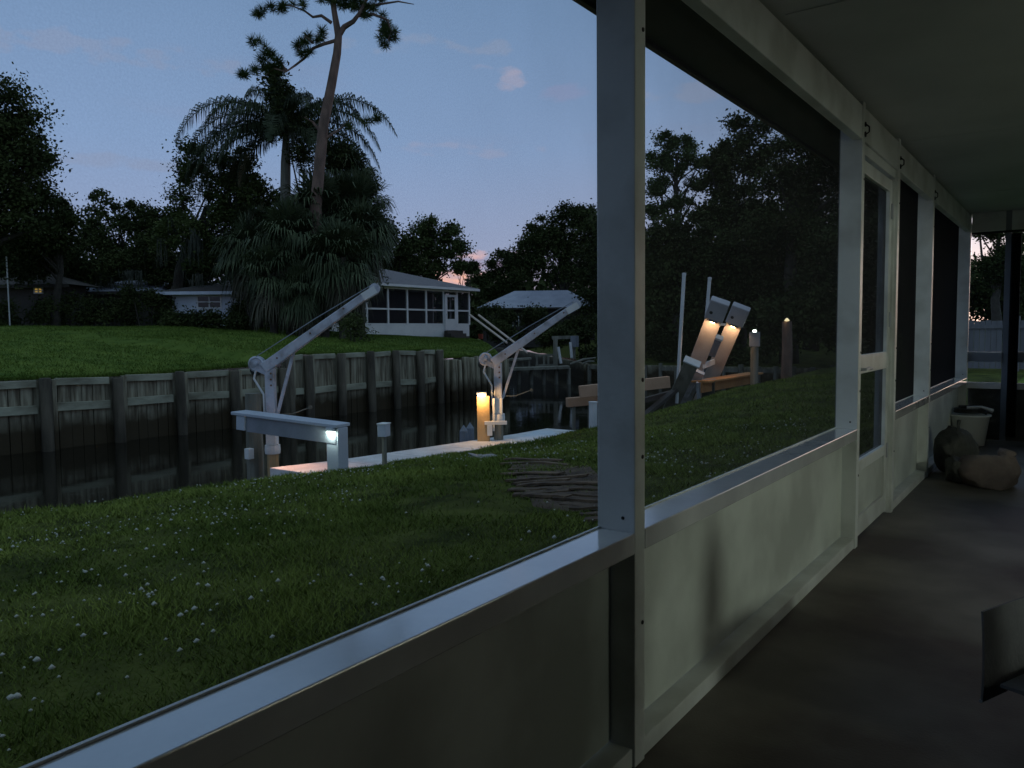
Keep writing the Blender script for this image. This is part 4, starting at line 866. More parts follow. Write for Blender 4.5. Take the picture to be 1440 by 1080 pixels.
#SECTION3
# ------------------------------------------------------------------ houses
def screened_house():
    A = at(500, 462, 46); B = at(660, 466, 55); A.z = 1.55; B.z = 1.40
    zf_ = 1.58; ze = 3.95
    u = (B - A); u.z = 0; Ln = u.length; u.normalize(); n = Vector((-u.y, u.x, 0))
    if n.dot(Vector((A.x, A.y, 0))) < 0: n = -n        # n points away from the viewer
    P = lambda s, d, z: Vector((A.x, A.y, 0)) + u * s + n * d + Vector((0, 0, z))
    t = thing('screened_house', P(Ln / 2, 3, 1), 'white house with a screened porch and grey hip roof across the canal', 'house')
    s0 = -3.5; Dp = 7.0
    g = MB(); g.hexa([P(s0, 0, .2), P(Ln, 0, .2), P(Ln, Dp, .2), P(s0, Dp, .2), P(s0, 0, zf_), P(Ln, 0, zf_), P(Ln, Dp, zf_), P(s0, Dp, zf_)]); g.build('skirt_wall', M['hwhite'], t)
    g = MB(); g.hexa([P(s0, 3.2, zf_), P(Ln - .1, 3.2, zf_), P(Ln - .1, 3.35, zf_), P(s0, 3.35, zf_), P(s0, 3.2, ze), P(Ln - .1, 3.2, ze), P(Ln - .1, 3.35, ze), P(s0, 3.35, ze)]); g.build('back_wall', M['hdark'], t)
    px_ = [503, 516, 546, 573, 599.5, 624, 643, 660]
    ss = []
    for px in px_:
        d = ray(px, 440); # solve along the facade
        den = d.x * u.y - d.y * u.x; k = (A.x * u.y - A.y * u.x) / den; q = Vector((d.x * k, d.y * k, 0)); ss.append((q - Vector((A.x, A.y, 0))).dot(u))
    ss = [s0, s0 + 1.6] + ss[1:]
    for s in ss:
        g = MB(); g.hexa([P(s - .07, -.02, zf_), P(s + .07, -.02, zf_), P(s + .07, .12, zf_), P(s - .07, .12, zf_), P(s - .07, -.02, ze), P(s + .07, -.02, ze), P(s + .07, .12, ze), P(s - .07, .12, ze)]); g.build('post', M['hwhite'], t)
    for a, b in zip(ss, ss[1:]):
        if abs(b - ss[-2]) < 1e-6 and False: continue
        isdoor = (a == ss[-3])
        if a == ss[-2]: pass
        for z in (zf_ + .05, 2.55, ze - .12):
            if isdoor and z == 2.55: pass
            g = MB(); g.hexa([P(a + .072, -.01, z - .05), P(b - .072, -.01, z - .05), P(b - .072, .10, z - .05), P(a + .072, .10, z - .05), P(a + .072, -.01, z + .05), P(b - .072, -.01, z + .05), P(b - .072, .10, z + .05), P(a + .072, .10, z + .05)]); g.build('rail', M['hwhite'], t)
        g = MB(); g.add([P(a + .07, .05, zf_ + .1), P(b - .07, .05, zf_ + .1), P(b - .07, .05, ze - .17), P(a + .07, .05, ze - .17)], [(0, 1, 2, 3)]); g.build('insect_screen', M['screend'], t)
    # door
    a, b = ss[-3], ss[-2]
    g = MB(); z0, z1 = zf_ - .35, ze - .35
    for (x0, x1, y0, y1) in ((a + .08, a + .32, z0, z1), (b - .32, b - .08, z0, z1), (a + .32, b - .32, z0, z0 + .75), (a + .32, b - .32, z1 - .16, z1)):
        g.hexa([P(x0, -.06, y0), P(x1, -.06, y0), P(x1, -.025, y0), P(x0, -.025, y0), P(x0, -.06, y1), P(x1, -.06, y1), P(x1, -.025, y1), P(x0, -.025, y1)])
    dd = g.build('door', M['hwhite'], t); g = MB(); g.lathe(P(a + .2, -.07, zf_ + .7), [(.001, .03), (.03, .02), (.03, 0)], 8, -n); g.build('handle', M['galv'], dd)
    # end wall of the porch to the right
    for d in (.0, 1.6, 3.2):
        if d: g = MB(); g.hexa([P(Ln - .06, d, zf_), P(Ln + .04, d, zf_), P(Ln + .04, d + .12, zf_), P(Ln - .06, d + .12, zf_), P(Ln - .06, d, ze), P(Ln + .04, d, ze), P(Ln + .04, d + .12, ze), P(Ln - .06, d + .12, ze)]); g.build('post', M['hwhite'], t)
    # hip roof
    o = .55; x0, x1, y0, y1 = s0 - o, Ln + o, -o, Dp + o; rz = 5.35; rm_ = (y0 + y1) / 2
    g = MB(); V = [P(x0, y0, ze + .1), P(x1, y0, ze + .1), P(x1, y1, ze + .1), P(x0, y1, ze + .1), P(x0 + 3.4, rm_, rz), P(x1 - 5.3, rm_, rz)]
    g.add(V, [(0, 1, 5, 4), (1, 2, 5), (2, 3, 4, 5), (3, 0, 4)]); g.build('roof', M['roofs'], t)
    g = MB(); g.hexa([P(x0, y0, ze - .05), P(x1, y0, ze - .05), P(x1, y1, ze - .05), P(x0, y1, ze - .05)] + [P(x0, y0, ze + .098), P(x1, y0, ze + .098), P(x1, y1, ze + .098), P(x0, y1, ze + .098)]); g.build('eave', M['hwhite'], t)
    # steps and things by them
    t2 = thing('porch_steps', P(Ln - .6, -1.0, .9), 'dark steps below the porch door of the white house', 'steps')
    for k in range(4):
        z = zf_ - .38 - k * .19; g = MB(); g.hexa([P(a - .1, -.1 - k * .28 - .3, z - .6), P(b + .1, -.1 - k * .28 - .3, z - .6), P(b + .1, -.1 - k * .28, z - .6), P(a - .1, -.1 - k * .28, z - .6), P(a - .1, -.1 - k * .28 - .3, z), P(b + .1, -.1 - k * .28 - .3, z), P(b + .1, -.1 - k * .28, z), P(a - .1, -.1 - k * .28, z)]); g.build('step', M['hdark'], t2)
    q = P(Ln + .1, -.9, 0); zz = at(660, 474, 54).z; t2 = thing('red_bucket', (q.x, q.y, zz - .2), 'small red bucket at the corner of the screened house', 'bucket')
    g = MB(); g.lathe((q.x, q.y, zz - .15), [(.001, 0), (.15, 0), (.19, .36), (.17, .36), (.14, .02)], 14); g.build('bucket', M['red'], t2)
screened_house()
def box_house(name, lab, C, w, d, zg, ze, rz, rot, wallm, roofm, windows=(), ridge=.5, hip=True):
    u = Vector((math.cos(rot), math.sin(rot), 0)); n = Vector((-u.y, u.x, 0))
    if n.dot(Vector((C.x, C.y, 0))) < 0: n = -n
    P = lambda s, q, z: Vector((C.x, C.y, 0)) + u * s + n * q + Vector((0, 0, z))
    t = thing(name, P(0, d / 2, zg), lab, 'house'); h = w / 2
    g = MB(); g.hexa([P(-h, 0, zg - 1), P(h, 0, zg - 1), P(h, d, zg - 1), P(-h, d, zg - 1), P(-h, 0, ze), P(h, 0, ze), P(h, d, ze), P(-h, d, ze)]); g.build('wall', wallm, t)
    o = .6; rr = ridge * w / 2 if hip else h + o
    g = MB(); V = [P(-h - o, -o, ze + .03), P(h + o, -o, ze + .03), P(h + o, d + o, ze + .03), P(-h - o, d + o, ze + .03), P(-rr, d / 2, rz), P(rr, d / 2, rz)]
    g.add(V, [(0, 1, 5, 4), (1, 2, 5), (2, 3, 4, 5), (3, 0, 4), (3, 2, 1, 0)]); g.build('roof', roofm, t)
    g = MB(); g.hexa([P(-h - o, -o, ze - .14), P(h + o, -o, ze - .14), P(h + o, -o + .05, ze - .14), P(-h - o, -o + .05, ze - .14), P(-h - o, -o, ze + .02), P(h + o, -o, ze + .02), P(h + o, -o + .05, ze + .02), P(-h - o, -o + .05, ze + .02)]); g.build('fascia', M['hpale'] if wallm is not M['hdark'] else M['hdark'], t)
    for (s, z0, z1, ww, lit) in windows:
        g = MB()
        for (a, b, c_, e2) in ((s - ww / 2, s - ww / 2 + .07, z0, z1), (s + ww / 2 - .07, s + ww / 2, z0, z1), (s - ww / 2 + .071, s + ww / 2 - .071, z0, z0 + .07), (s - ww / 2 + .071, s + ww / 2 - .071, z1 - .07, z1), (s - .03, s + .03, z0 + .071, z1 - .071), (s - ww / 2 + .071, s - .031, (z0 + z1) / 2 - .025, (z0 + z1) / 2 + .025), (s + .031, s + ww / 2 - .071, (z0 + z1) / 2 - .025, (z0 + z1) / 2 + .025)):
            g.hexa([P(a, -.05, c_), P(b, -.05, c_), P(b, -.002, c_), P(a, -.002, c_), P(a, -.05, e2), P(b, -.05, e2), P(b, -.002, e2), P(a, -.002, e2)])
        wn = g.build('window', M['hwhite'], t)
        g = MB(); a, b = s - ww / 2 + .05, s + ww / 2 - .05; g.hexa([P(a, -.02, z0 + .05), P(b, -.02, z0 + .05), P(b, -.001, z0 + .05), P(a, -.001, z0 + .05), P(a, -.02, z1 - .05), P(b, -.02, z1 - .05), P(b, -.001, z1 - .05), P(a, -.001, z1 - .05)]); g.build('pane', M['litw'] if lit else M['glassd'], wn)
    return t
VR = YAW   # facades square to the view roughly: direction of the picture's horizontal
C1 = at(288, 440, 41)
box_house('white_house', 'pale blue-white house wall with a four-pane window behind dark hedges', C1, 3.2, 4, 1.4, at(288, 411, 41).z, 3.75, VR + .08, M['hpale'], M['hdark'], [(.25, at(295, 434, 41).z, at(295, 415, 41).z, 1.25, False)])
C2 = at(165, 440, 45)
box_house('dark_house', 'dark house with a low grey roof half hidden at the left tree line', C2, 4.2, 5, 1.2, at(165, 411, 45).z, at(165, 394, 47).z, VR - .12, M['hdark'], M['roofm'], [], ridge=.6)
C3 = at(34, 430, 41.5)
box_house('lit_house', 'dark house with small yellow lit windows behind the trees at far left', C3, 4.2, 2.2, 1.2, 3.75, 4.4, VR, M['hdark'], M['hdark'], [(-.2, at(30, 406, 41.5).z, at(30, 395, 41.5).z, .42, True), (.8, at(55, 413, 41.5).z, at(55, 404, 41.5).z, .5, True)])
C4 = at(757, 440, 78)
box_house('metal_roof_house', 'house with a pale blue metal roof beyond the canal head', C4, 11.0, 9, .5, at(757, 433, 78).z, at(757, 409, 83).z, VR - .1, M['hdark'], M['roofm'], [(-2.5, 1.6, 2.6, 1.2, False)], ridge=.5)
p = at(12, 420, 38); t = thing('white_pole', (p.x, p.y, .8), 'thin white pole standing in the dark at the far left', 'pole')
g = MB(); g.tube((p.x, p.y, .8), (p.x, p.y, at(12, 358, 38).z), .03); g.build('pole', M['pvc'], t)

# ------------------------------------------------------------------ plants
def leaves(C, Rr, n, size, asp=.55, up=0.0, shell=.0):
    """n leaf cards in ellipsoids C (k,3) with radii Rr (k,3)"""
    k = len(C); i = rng.integers(0, k, n) if True else None
    d = rng.normal(0, 1, (n, 3)); d /= np.linalg.norm(d, axis=1, keepdims=True); r = rng.random(n) ** (1 / 2.4)
    far = np.where(rng.random(n) < .10, 1.4, 1.0)[:, None]
    p = C[i] + rng.normal(0, .52, (n, 3)) * Rr[i] * far
    a = rng.normal(0, 1, (n, 3)); a[:, 2] *= .8; a /= np.linalg.norm(a, axis=1, keepdims=True)
    b = rng.normal(0, 1, (n, 3)); b -= a * (a * b).sum(1, keepdims=True); b /= np.linalg.norm(b, axis=1, keepdims=True)
    s = size * rng.uniform(.6, 1.35, n)[:, None]
    V = np.stack([p - a * s * .5, p + b * s * asp * .5, p + a * s * .5, p - b * s * asp * .5], 1).reshape(-1, 3)
    return V, np.arange(4 * n).reshape(-1, 4)
def tree(name, lab, group, base, top, blobs, D, nleaf, size, m, trunk=.22, bark=None, clump=.7, dens=1.0, moss=0, cat='tree', limbs=7, depth=.9, jit=.18, droopy=False, org=None):
    """blobs: silhouette lobes (px, py, rx, ry) at distance D, each filled with leaf clumps through its depth"""
    bark = bark or M['bark']; k = D / FPX; clump *= .8; nleaf = int(nleaf * 2.0); size *= .86
    t = thing(name, base[:], lab, cat, group)
    C = []; Rr = []; tips = []
    for (px, py, rx, ry) in blobs:
        cc = at(px, py, D); RX, RZ = rx * k, ry * k; RY = (RX + RZ) / 2 * depth
        cc = cc + Vector((-sy, cy, 0)) * rnd.uniform(-.3, .3) * RY
        nn = max(2, int(dens * 3.2 * (RX * RY * RZ) ** .8 / clump ** 2.2)); nn = min(nn, 200)
        for _ in range(nn):
            d = rng.normal(0, 1, 3); d /= np.linalg.norm(d); r = rng.random() ** (1 / 2.2)
            q = cc + R0 * float(d[0] * RX * r) + Vector((-sy, cy, 0)) * float(d[1] * RY * r) + Vector((0, 0, float(d[2] * RZ * r)))
            c_ = clump * rng.uniform(.5, 1.5); C.append(q[:]); Rr.append((c_, c_, c_ * .75))
        tips.append(cc)
    C = np.array(C); Rr = np.array(Rr)
    V, Q = leaves(C, Rr, nleaf, size); mesh_np('crown', V, Q, m, t)
    g = MB(); top = Vector(top); base = Vector(base); n = 6
    P = [base.lerp(top, i / n) + Vector((rnd.uniform(-1, 1), rnd.uniform(-1, 1), 0)) * trunk * (.5 if 0 < i < n else 0) for i in range(n + 1)]
    P[0].z -= .3
    g.path(P, [trunk * (1.25 - .9 * i / n) for i in range(n + 1)], 8); g.build('trunk', bark, t, smooth=True)
    g = MB(); g_n = 0
    idx = list(range(len(tips))); rnd.shuffle(idx)
    tg = [tips[i] for i in idx][:limbs] + [Vector(C[rng.integers(0, len(C))]) for _ in range(limbs)]
    for q in tg:
        f = rnd.uniform(.45, .95); s = base.lerp(top, f); mid = s.lerp(q, .5) + Vector((rnd.uniform(-1, 1), rnd.uniform(-1, 1), rnd.uniform(-.2, .8))) * .12 * (q - s).length
        r = trunk * (1.1 - .8 * f) * .55; q2 = s.lerp(q, .97)
        g.path([s, s.lerp(mid, .5) + Vector((0, 0, .05)), mid, mid.lerp(q2, .5), q2], [r, r * .8, r * .6, r * .4, r * .15], 5)
    g.build('limb', bark, t)
    if moss:
        nn = moss; ii = rng.integers(0, len(C), nn); base_ = C[ii] + rng.normal(0, .25, (nn, 3)) + np.array([0, 0, -.2]); base_[:, 2] -= Rr[ii, 2] * .5
        VV = []; cnt = 14
        for b_ in base_:
            Ln = rng.uniform(.5, 1.7)
            for _ in range(cnt):
                o_ = rng.normal(0, .13, 3) * [1, 1, .3]; l = Ln * rng.uniform(.4, 1); w_ = rng.uniform(.015, .04); a = rng.uniform(0, 3.14); u = np.array([math.cos(a), math.sin(a), 0]) * w_
                p0 = b_ + o_; p1 = p0 + np.array([rng.normal(0, .06), rng.normal(0, .06), -l]); VV += [p0 - u, p0 + u, p1 + u * .25, p1 - u * .25]
        mesh_np('hanging_moss', np.array(VV), np.arange(len(VV)).reshape(-1, 4), M['moss'], t)
    return t
def gz(px, D):   # ground height under a picture column
    p = at(px, 460, D)
    if p.x < -19.3 and p.y < 26.2 + (-p.x - 19.32) * 1.13: z = float(zf(p.x, p.y))
    else:
        z = .5
        Yb = 36 + max(0, (-20 - p.x)) * 1.13
        if p.y > Yb: z = -.67 + 1.4 * min(1, (p.y - Yb) / 16) ** 1.2
        elif p.x > -8.6: z = float(zl(p.x, p.y))
    return Vector((p.x, p.y, z))
GT = 'background trees beyond the canal'
# far-left oak group
tree('oak_tree', 'huge dark oak filling the left edge of the view', None, gz(-20, 36), at(-10, 230, 36), [(-30, 200, 75, 75), (10, 170, 38, 55), (20, 250, 48, 50), (48, 215, 24, 32), (-40, 300, 90, 60), (40, 290, 45, 40), (62, 235, 14, 20), (8, 125, 20, 24)], 36, 21000, .20, M['leafd'], .4, clump=.75, limbs=8)
tree('round_tree', 'small rounded dark tree at the right foot of the huge left oak', None, gz(80, 40), at(85, 340, 40), [(88, 300, 19, 20), (70, 340, 32, 30), (104, 305, 8, 8), (30, 350, 45, 40)], 40, 9000, .2, M['leafd'], .2, clump=.6)
tree('oak_tree', 'thin leaved oak with upright twigs standing behind the dark house', None, gz(170, 50), at(175, 340, 50), [(140, 300, 14, 16), (160, 285, 10, 16), (178, 310, 24, 22), (150, 340, 40, 34), (205, 330, 30, 34), (215, 300, 16, 16), (235, 320, 22, 24), (190, 375, 50, 25), (135, 272, 6, 8), (185, 285, 6, 6)], 50, 9500, .24, M['leafd'], .25, clump=.62, dens=.7, limbs=12)
tree('oak_tree', 'mossy live oak left of the tall feather palm', None, gz(226, 44), at(290, 290, 43), [(262, 240, 24, 20), (300, 250, 28, 22), (270, 205, 18, 16), (320, 285, 32, 28), (250, 285, 18, 18), (282, 330, 36, 30), (335, 330, 36, 34), (345, 250, 22, 20), (236, 330, 22, 26), (300, 362, 46, 24), (248, 300, 10, 10), (345, 228, 24, 20), (368, 262, 20, 22), (385, 305, 26, 30), (312, 222, 20, 14), (350, 290, 30, 26)], 43, 23000, .19, M['leaf'], .3, clump=.6, dens=.8, moss=60, limbs=12)
tree('oak_tree', 'dark moss draped oak over the white house window', None, gz(225, 46), at(215, 360, 46), [(205, 375, 48, 26), (250, 380, 36, 24), (300, 378, 34, 12), (140, 385, 34, 20), (215, 350, 30, 22)], 46, 12000, .2, M['leafd'], .25, clump=.6, moss=40)
tree('bush_tree', 'broad dark thicket tree behind the lit windows at far left', None, gz(60, 44), at(60, 380, 44), [(20, 375, 40, 28), (75, 385, 46, 26), (110, 370, 30, 28), (50, 350, 40, 24)], 44, 8000, .22, M['leafd'], .2, clump=.65, dens=.7)
# tree right of the palms and the small ones by the sunset
tree('oak_tree', 'open branched tree rising behind the screened house roof', None, gz(605, 66), at(605, 360, 66), [(598, 325, 18, 16), (625, 335, 18, 14), (590, 350, 22, 18), (615, 362, 26, 16), (640, 355, 12, 12), (600, 312, 8, 6), (632, 322, 7, 6), (645, 372, 8, 6), (580, 375, 20, 16), (646, 345, 6, 5)], 66, 8500, .27, M['leaf'], .3, clump=.75, dens=.6, limbs=14)
tree('oak_tree', 'spreading dark tree behind the fan palms and the screened house', None, gz(560, 62), at(565, 370, 62), [(560, 350, 26, 24), (545, 380, 30, 20), (585, 385, 20, 14), (520, 330, 30, 30)], 62, 8000, .28, M['leafd'], .3, clump=.8)
tree('umbrella_tree', 'small umbrella shaped tree against the pink sunset cloud', None, gz(655, 95), at(658, 385, 95), [(655, 374, 15, 5), (663, 380, 11, 5), (646, 381, 8, 4)], 95, 2600, .32, M['leafd'], .18, clump=.55, dens=1.0, limbs=10, depth=.9)
tree('round_tree', 'rounded tree left of the pale blue metal roof', None, gz(705, 92), at(705, 390, 92), [(712, 366, 17, 15), (695, 378, 14, 12), (725, 380, 16, 16), (683, 393, 16, 11), (700, 405, 28, 14)], 92, 8500, .33, M['leafd'], .3, clump=.95)
tree('oak_tree', 'tall wide oak directly behind the pale blue metal roof', None, gz(790, 88), at(795, 360, 88), [(765, 325, 26, 20), (800, 305, 22, 16), (825, 315, 26, 26), (785, 345, 34, 24), (830, 355, 34, 26), (755, 355, 28, 22), (740, 375, 24, 20), (745, 330, 10, 9), (800, 385, 44, 18), (815, 296, 10, 7)], 88, 20000, .34, M['leafd'], .45, clump=1.1, limbs=12)
tree('oak_tree', 'big dark oak hidden in part by the near white porch post', None, gz(860, 74), at(865, 360, 74), [(858, 320, 34, 30), (900, 345, 30, 26), (850, 370, 44, 36), (905, 390, 36, 30), (860, 425, 50, 30)], 74, 15000, .34, M['leafd'], .4, clump=1.0)
tree('pine_tree', 'tall open pine seen through the screen right of the near post', None, gz(952, 52), at(952, 215, 52), [(950, 198, 18, 13), (925, 225, 22, 14), (975, 205, 14, 12), (960, 232, 26, 14), (928, 262, 20, 14), (985, 225, 12, 12), (950, 285, 24, 14), (915, 300, 18, 14), (985, 262, 16, 14), (935, 192, 8, 7)], 52, 10500, .19, M['needle'], .28, clump=.55, dens=.55, limbs=20)
tree('oak_tree', 'dense dark tree right of the open pine', None, gz(1030, 46), at(1035, 260, 46), [(1045, 175, 15, 14), (1030, 205, 26, 22), (1060, 190, 16, 16), (1020, 250, 34, 30), (1060, 235, 24, 26), (1040, 300, 50, 36), (1085, 210, 10, 14), (1005, 300, 30, 24)], 46, 17000, .22, M['leafd'], .35, clump=.7)
tree('oak_tree', 'broad dark tree rising toward the porch roof edge', None, gz(1110, 38), at(1115, 270, 38), [(1110, 250, 40, 42), (1150, 230, 50, 50), (1090, 320, 50, 44), (1150, 330, 60, 50), (1200, 240, 60, 60), (1105, 200, 14, 16)], 38, 20000, .22, M['leafd'], .4, clump=.8)
tree('oak_tree', 'wide dark undergrowth tree behind the boat lift lamps', None, gz(1040, 40), at(1040, 400, 40), [(960, 350, 50, 40), (1030, 370, 60, 44), (1100, 400, 60, 50), (940, 410, 50, 40), (1010, 440, 60, 36)], 40, 20000, .24, M['leafd'], .3, clump=.85)
tree('oak_tree', 'dark low tree closing the view behind the yellow topped piling', None, gz(1140, 34), at(1140, 420, 34), [(1100, 450, 50, 40), (1160, 430, 60, 60), (1230, 420, 70, 80), (1180, 360, 50, 50)], 34, 17000, .24, M['leafd'], .3, clump=.8)
# seen past the end wall
tree('oak_tree', 'thin branched tree against the bright sky past the porch end', None, gz(1400, 26), at(1405, 330, 26), [(1402, 325, 12, 12), (1412, 350, 14, 12), (1390, 372, 7, 6), (1425, 330, 18, 18), (1412, 385, 30, 26), (1402, 402, 24, 14), (1374, 322, 5, 4)], 26, 9000, .11, M['leafd'], .16, clump=.32, dens=.5, limbs=14)
tree('bush_tree', 'dense dark bushy tree above the grey fence past the porch end', None, gz(1400, 30), at(1400, 420, 30), [(1360, 420, 40, 30), (1410, 425, 44, 40), (1460, 400, 50, 60), (1330, 400, 40, 50)], 30, 14000, .18, M['leafd'], .2, clump=.6)

# far-off woods that read as one dark mass behind the houses
def woods(name, lab, prof, D, n, size, seed):
    r_ = np.random.default_rng(seed); xs = [p[0] for p in prof]; ys_ = [p[1] for p in prof]
    px = r_.uniform(xs[0], xs[-1], n); top = np.interp(px, xs, ys_) + 7 * np.sin(px * .11) + 5 * np.sin(px * .31 + 1) + 3 * np.sin(px * .83)
    f = r_.random(n) ** .8; py = top + (475 - top) * f + r_.normal(0, 2.5, n); DD = D + r_.uniform(-3, 3, n) - 4 * f
    C = np.array([at(float(a), float(b), float(d))[:] for a, b, d in zip(px, py, DD)]); d = r_.normal(0, 1, (n, 3)); d /= np.linalg.norm(d, axis=1, keepdims=True)
    b = np.cross(d, r_.normal(0, 1, (n, 3))); b /= np.linalg.norm(b, axis=1, keepdims=True); s_ = size * r_.uniform(.6, 1.4, (n, 1))
    V = np.stack([C - d * s_ * .5, C + b * s_ * .3, C + d * s_ * .5, C - b * s_ * .3], 1).reshape(-1, 3)
    tag(mesh_np(name, V, np.arange(4 * n).reshape(-1, 4), M['leafd']), lab, 'woods', kind='stuff')
woods('woods', 'dark woods behind the houses at the left', [(-80, 330), (60, 345), (130, 352), (250, 350), (330, 330), (560, 380), (600, 402), (640, 408)], 64, 22000, .5, 1)
woods('woods', 'dark woods beyond the metal roofed house', [(640, 402), (700, 400), (760, 385), (860, 380), (960, 350), (1040, 330)], 112, 16000, .85, 2)
woods('woods', 'dark woods closing the view behind the boat lift', [(900, 340), (960, 330), (1040, 300), (1120, 280), (1300, 260)], 58, 22000, .5, 3)
# hedges and bushes
def bush(lab, px, py, rx, ry, D, n=3000, size=.14, m=None, group='dark bushes beyond the canal'):
    k = D / FPX; b = gz(px, D); t = thing('bush', b[:], lab, 'bush', group)
    c0 = at(px, py, D); C = []; Rr = []
    for _ in range(max(6, int(rx * k * 7))):
        q = c0 + R0 * float(rng.uniform(-1, 1) * rx * k) + Vector((-sy, cy, 0)) * float(rng.uniform(-.8, .8)); 
        q.z = b.z + (c0.z + ry * k - b.z) * float(rng.uniform(.12, .8)); C.append(q[:]); Rr.append((.45, .45, .38))
    V, Q = leaves(np.array(C), np.array(Rr), n, size); mesh_np('foliage', V, Q, m or M['leafd'], t)
    g = MB()
    for _ in range(7): q = Vector(C[rng.integers(0, len(C))]); g.path([(q.x * .5 + b.x * .5, q.y * .5 + b.y * .5, b.z - .1), q.lerp(b, .3), q], [.04, .03, .012], 5)
    g.build('stem', M['bark'], t)
for a in ((20, 436, 40, 20, 39, 'low dark bush at the left end of the far lawn'), (95, 430, 40, 26, 41, 'wide dark bush under the far left trees'), (160, 432, 38, 17, 41, 'dark bush in front of the dark house wall'), (213, 428, 24, 30, 40.5, 'dark bush between the dark house and the white house'), (262, 450, 30, 6, 38.5, 'clipped dark hedge left of the white house window'), (315, 448, 28, 9, 38.5, 'rounded dark hedge right of the white house window'), (355, 440, 26, 22, 40, 'dark bush left of the fan palms'), (420, 440, 36, 20, 40, 'dark undergrowth bush at the foot of the fan palms')):
    bush(a[5], *a[:5], n=4200)
bush('small shrub standing alone on the lawn under the davit arm', 497, 452, 9, 14, 31, 1300, .11)
for a in ((690, 425, 18, 16, 62, 'bush left of the metal roofed house'), (740, 450, 30, 20, 52, 'leafy bush on the bank before the metal roofed house'), (700, 465, 22, 18, 47, 'bush behind the long slanting poles'), (790, 455, 30, 26, 50, 'bush behind the grey hoist frame'), (835, 470, 34, 30, 46, 'large bush at the canal head beside the porch post'), (770, 480, 26, 14, 44, 'low bush just above the canal head railing'), (890, 480, 40, 36, 44, 'dark bush behind the bunk beam'), (960, 490, 44, 30, 42, 'dark bush behind the white guide poles'), (1040, 500, 44, 26, 38, 'dark bush behind the boat lift walkway')):
    bush(a[5], *a[:5], n=4200, size=.17)
p = at(795, 400, 50); 

# ---- fan palms
def fan_palm(lab, px, ycrown, ybase_px, D, Rp, seed, n=58, trunk=.17):
    rs = random.Random(seed); b = gz(px, D); c = at(px, ycrown, D); t = thing('fan_palm', b[:], lab, 'palm tree', 'fan palms across the canal')
    g = MB(); P = [Vector(b).lerp(c, i / 5) for i in range(6)]; P[0] = P[0] - Vector((0, 0, .3)); g.path(P, [trunk * 1.2, trunk, trunk, trunk * 1.05, trunk * 1.1, trunk * .9], 10); g.build('trunk', M['bark'], t)
    for nm, cnt, m, lo, hi in (('crown', n, M['fan'], -50, 88), ('dead_skirt', n // 3, M['skirt'], -82, -50)):
        V = []; Q = []
        for i in range(cnt):
            az = i * 2.399 + rs.uniform(-.3, .3); el = R(rs.uniform(lo, hi)); d = Vector((math.cos(az) * math.cos(el), math.sin(az) * math.cos(el), math.sin(el)))
            L0 = Rp * rs.uniform(.30, .55); Lf = Rp * rs.uniform(.55, .8); h = c + d * L0 - Vector((0, 0, L0 * .12)); s = d.cross(Vector((0, 0, 1))).normalized(); up = s.cross(d)
            w = .03; k = len(V); V += [c - s * w, c + s * w, h + s * w * .6, h - s * w * .6]; Q.append((k, k + 1, k + 2, k + 3))
            nb = 32
            for j in range(nb):
                a = R(-115 + 230 * j / (nb - 1)) + rs.uniform(-.04, .04); dd = (d * math.cos(a) + s * math.sin(a)).normalized() + up * rs.uniform(-.02, .26); dd.normalize()
                l = Lf * (.75 + .25 * math.cos(a)) * rs.uniform(.85, 1.05); wd = l * .024
                m1 = h + dd * l * .6 + Vector((0, 0, -.06 * l)); tip = h + dd * l * .82 + Vector((0, 0, -l * rs.uniform(.8, 1.2) * rs.uniform(.5, 1.3) * (.12 + .42 * (1 - max(0, math.sin(el)))))); q = dd.cross(up).normalized() * wd
                k = len(V); V += [h - q * .3, h + q * .3, m1 + q, m1 - q, tip + q * .15, tip - q * .15]; Q += [(k, k + 1, k + 2, k + 3), (k + 3, k + 2, k + 4, k + 5)]
        mesh_np(nm, np.array([v[:] for v in V]), Q, m, t)
    return t
fan_palm('tallest fan palm with a full head, under the pine trunk', 450, 300, 450, 38, 2.2, 1)
fan_palm('fan palm with its head right of the pine trunk', 500, 292, 450, 39.5, 2.3, 2)
fan_palm('lower fan palm in front, left of the pine trunk', 408, 335, 450, 36.5, 2.1, 3)
fan_palm('lower fan palm in front, drooping over the davit tip', 482, 362, 450, 35.5, 2.0, 4)
fan_palm('middle fan palm directly below the tallest one', 457, 372, 450, 36, 1.9, 5)
fan_palm('small fan palm at the lower left of the palm clump', 385, 385, 450, 35.5, 1.8, 6)
fan_palm('fan palm at the right end of the clump, by the screened house', 508, 330, 450, 38, 2.1, 7)
fan_palm('broad fan palm at the left edge of the clump', 352, 352, 450, 39, 2.1, 11)
fan_palm('short bushy fan palm at the foot of the clump', 425, 408, 450, 35, 1.5, 8)
fan_palm('short fan palm in the shade behind the clump', 365, 325, 450, 42, 1.8, 9)
fan_palm('high fan palm tucked beneath the feather palm crown', 485, 248, 450, 41, 2.0, 10)

tree('oak_tree', 'dark vine covered tree hidden inside the palm clump', None, gz(440, 40), at(440, 330, 40), [(430, 330, 60, 50), (500, 330, 50, 50), (460, 280, 40, 34), (500, 270, 30, 26), (380, 370, 60, 40), (470, 390, 80, 40), (430, 200, 20, 40), (470, 215, 34, 24), (400, 170, 14, 26)], 40.5, 17000, .2, M['leafd'], .3, clump=.7, moss=70)
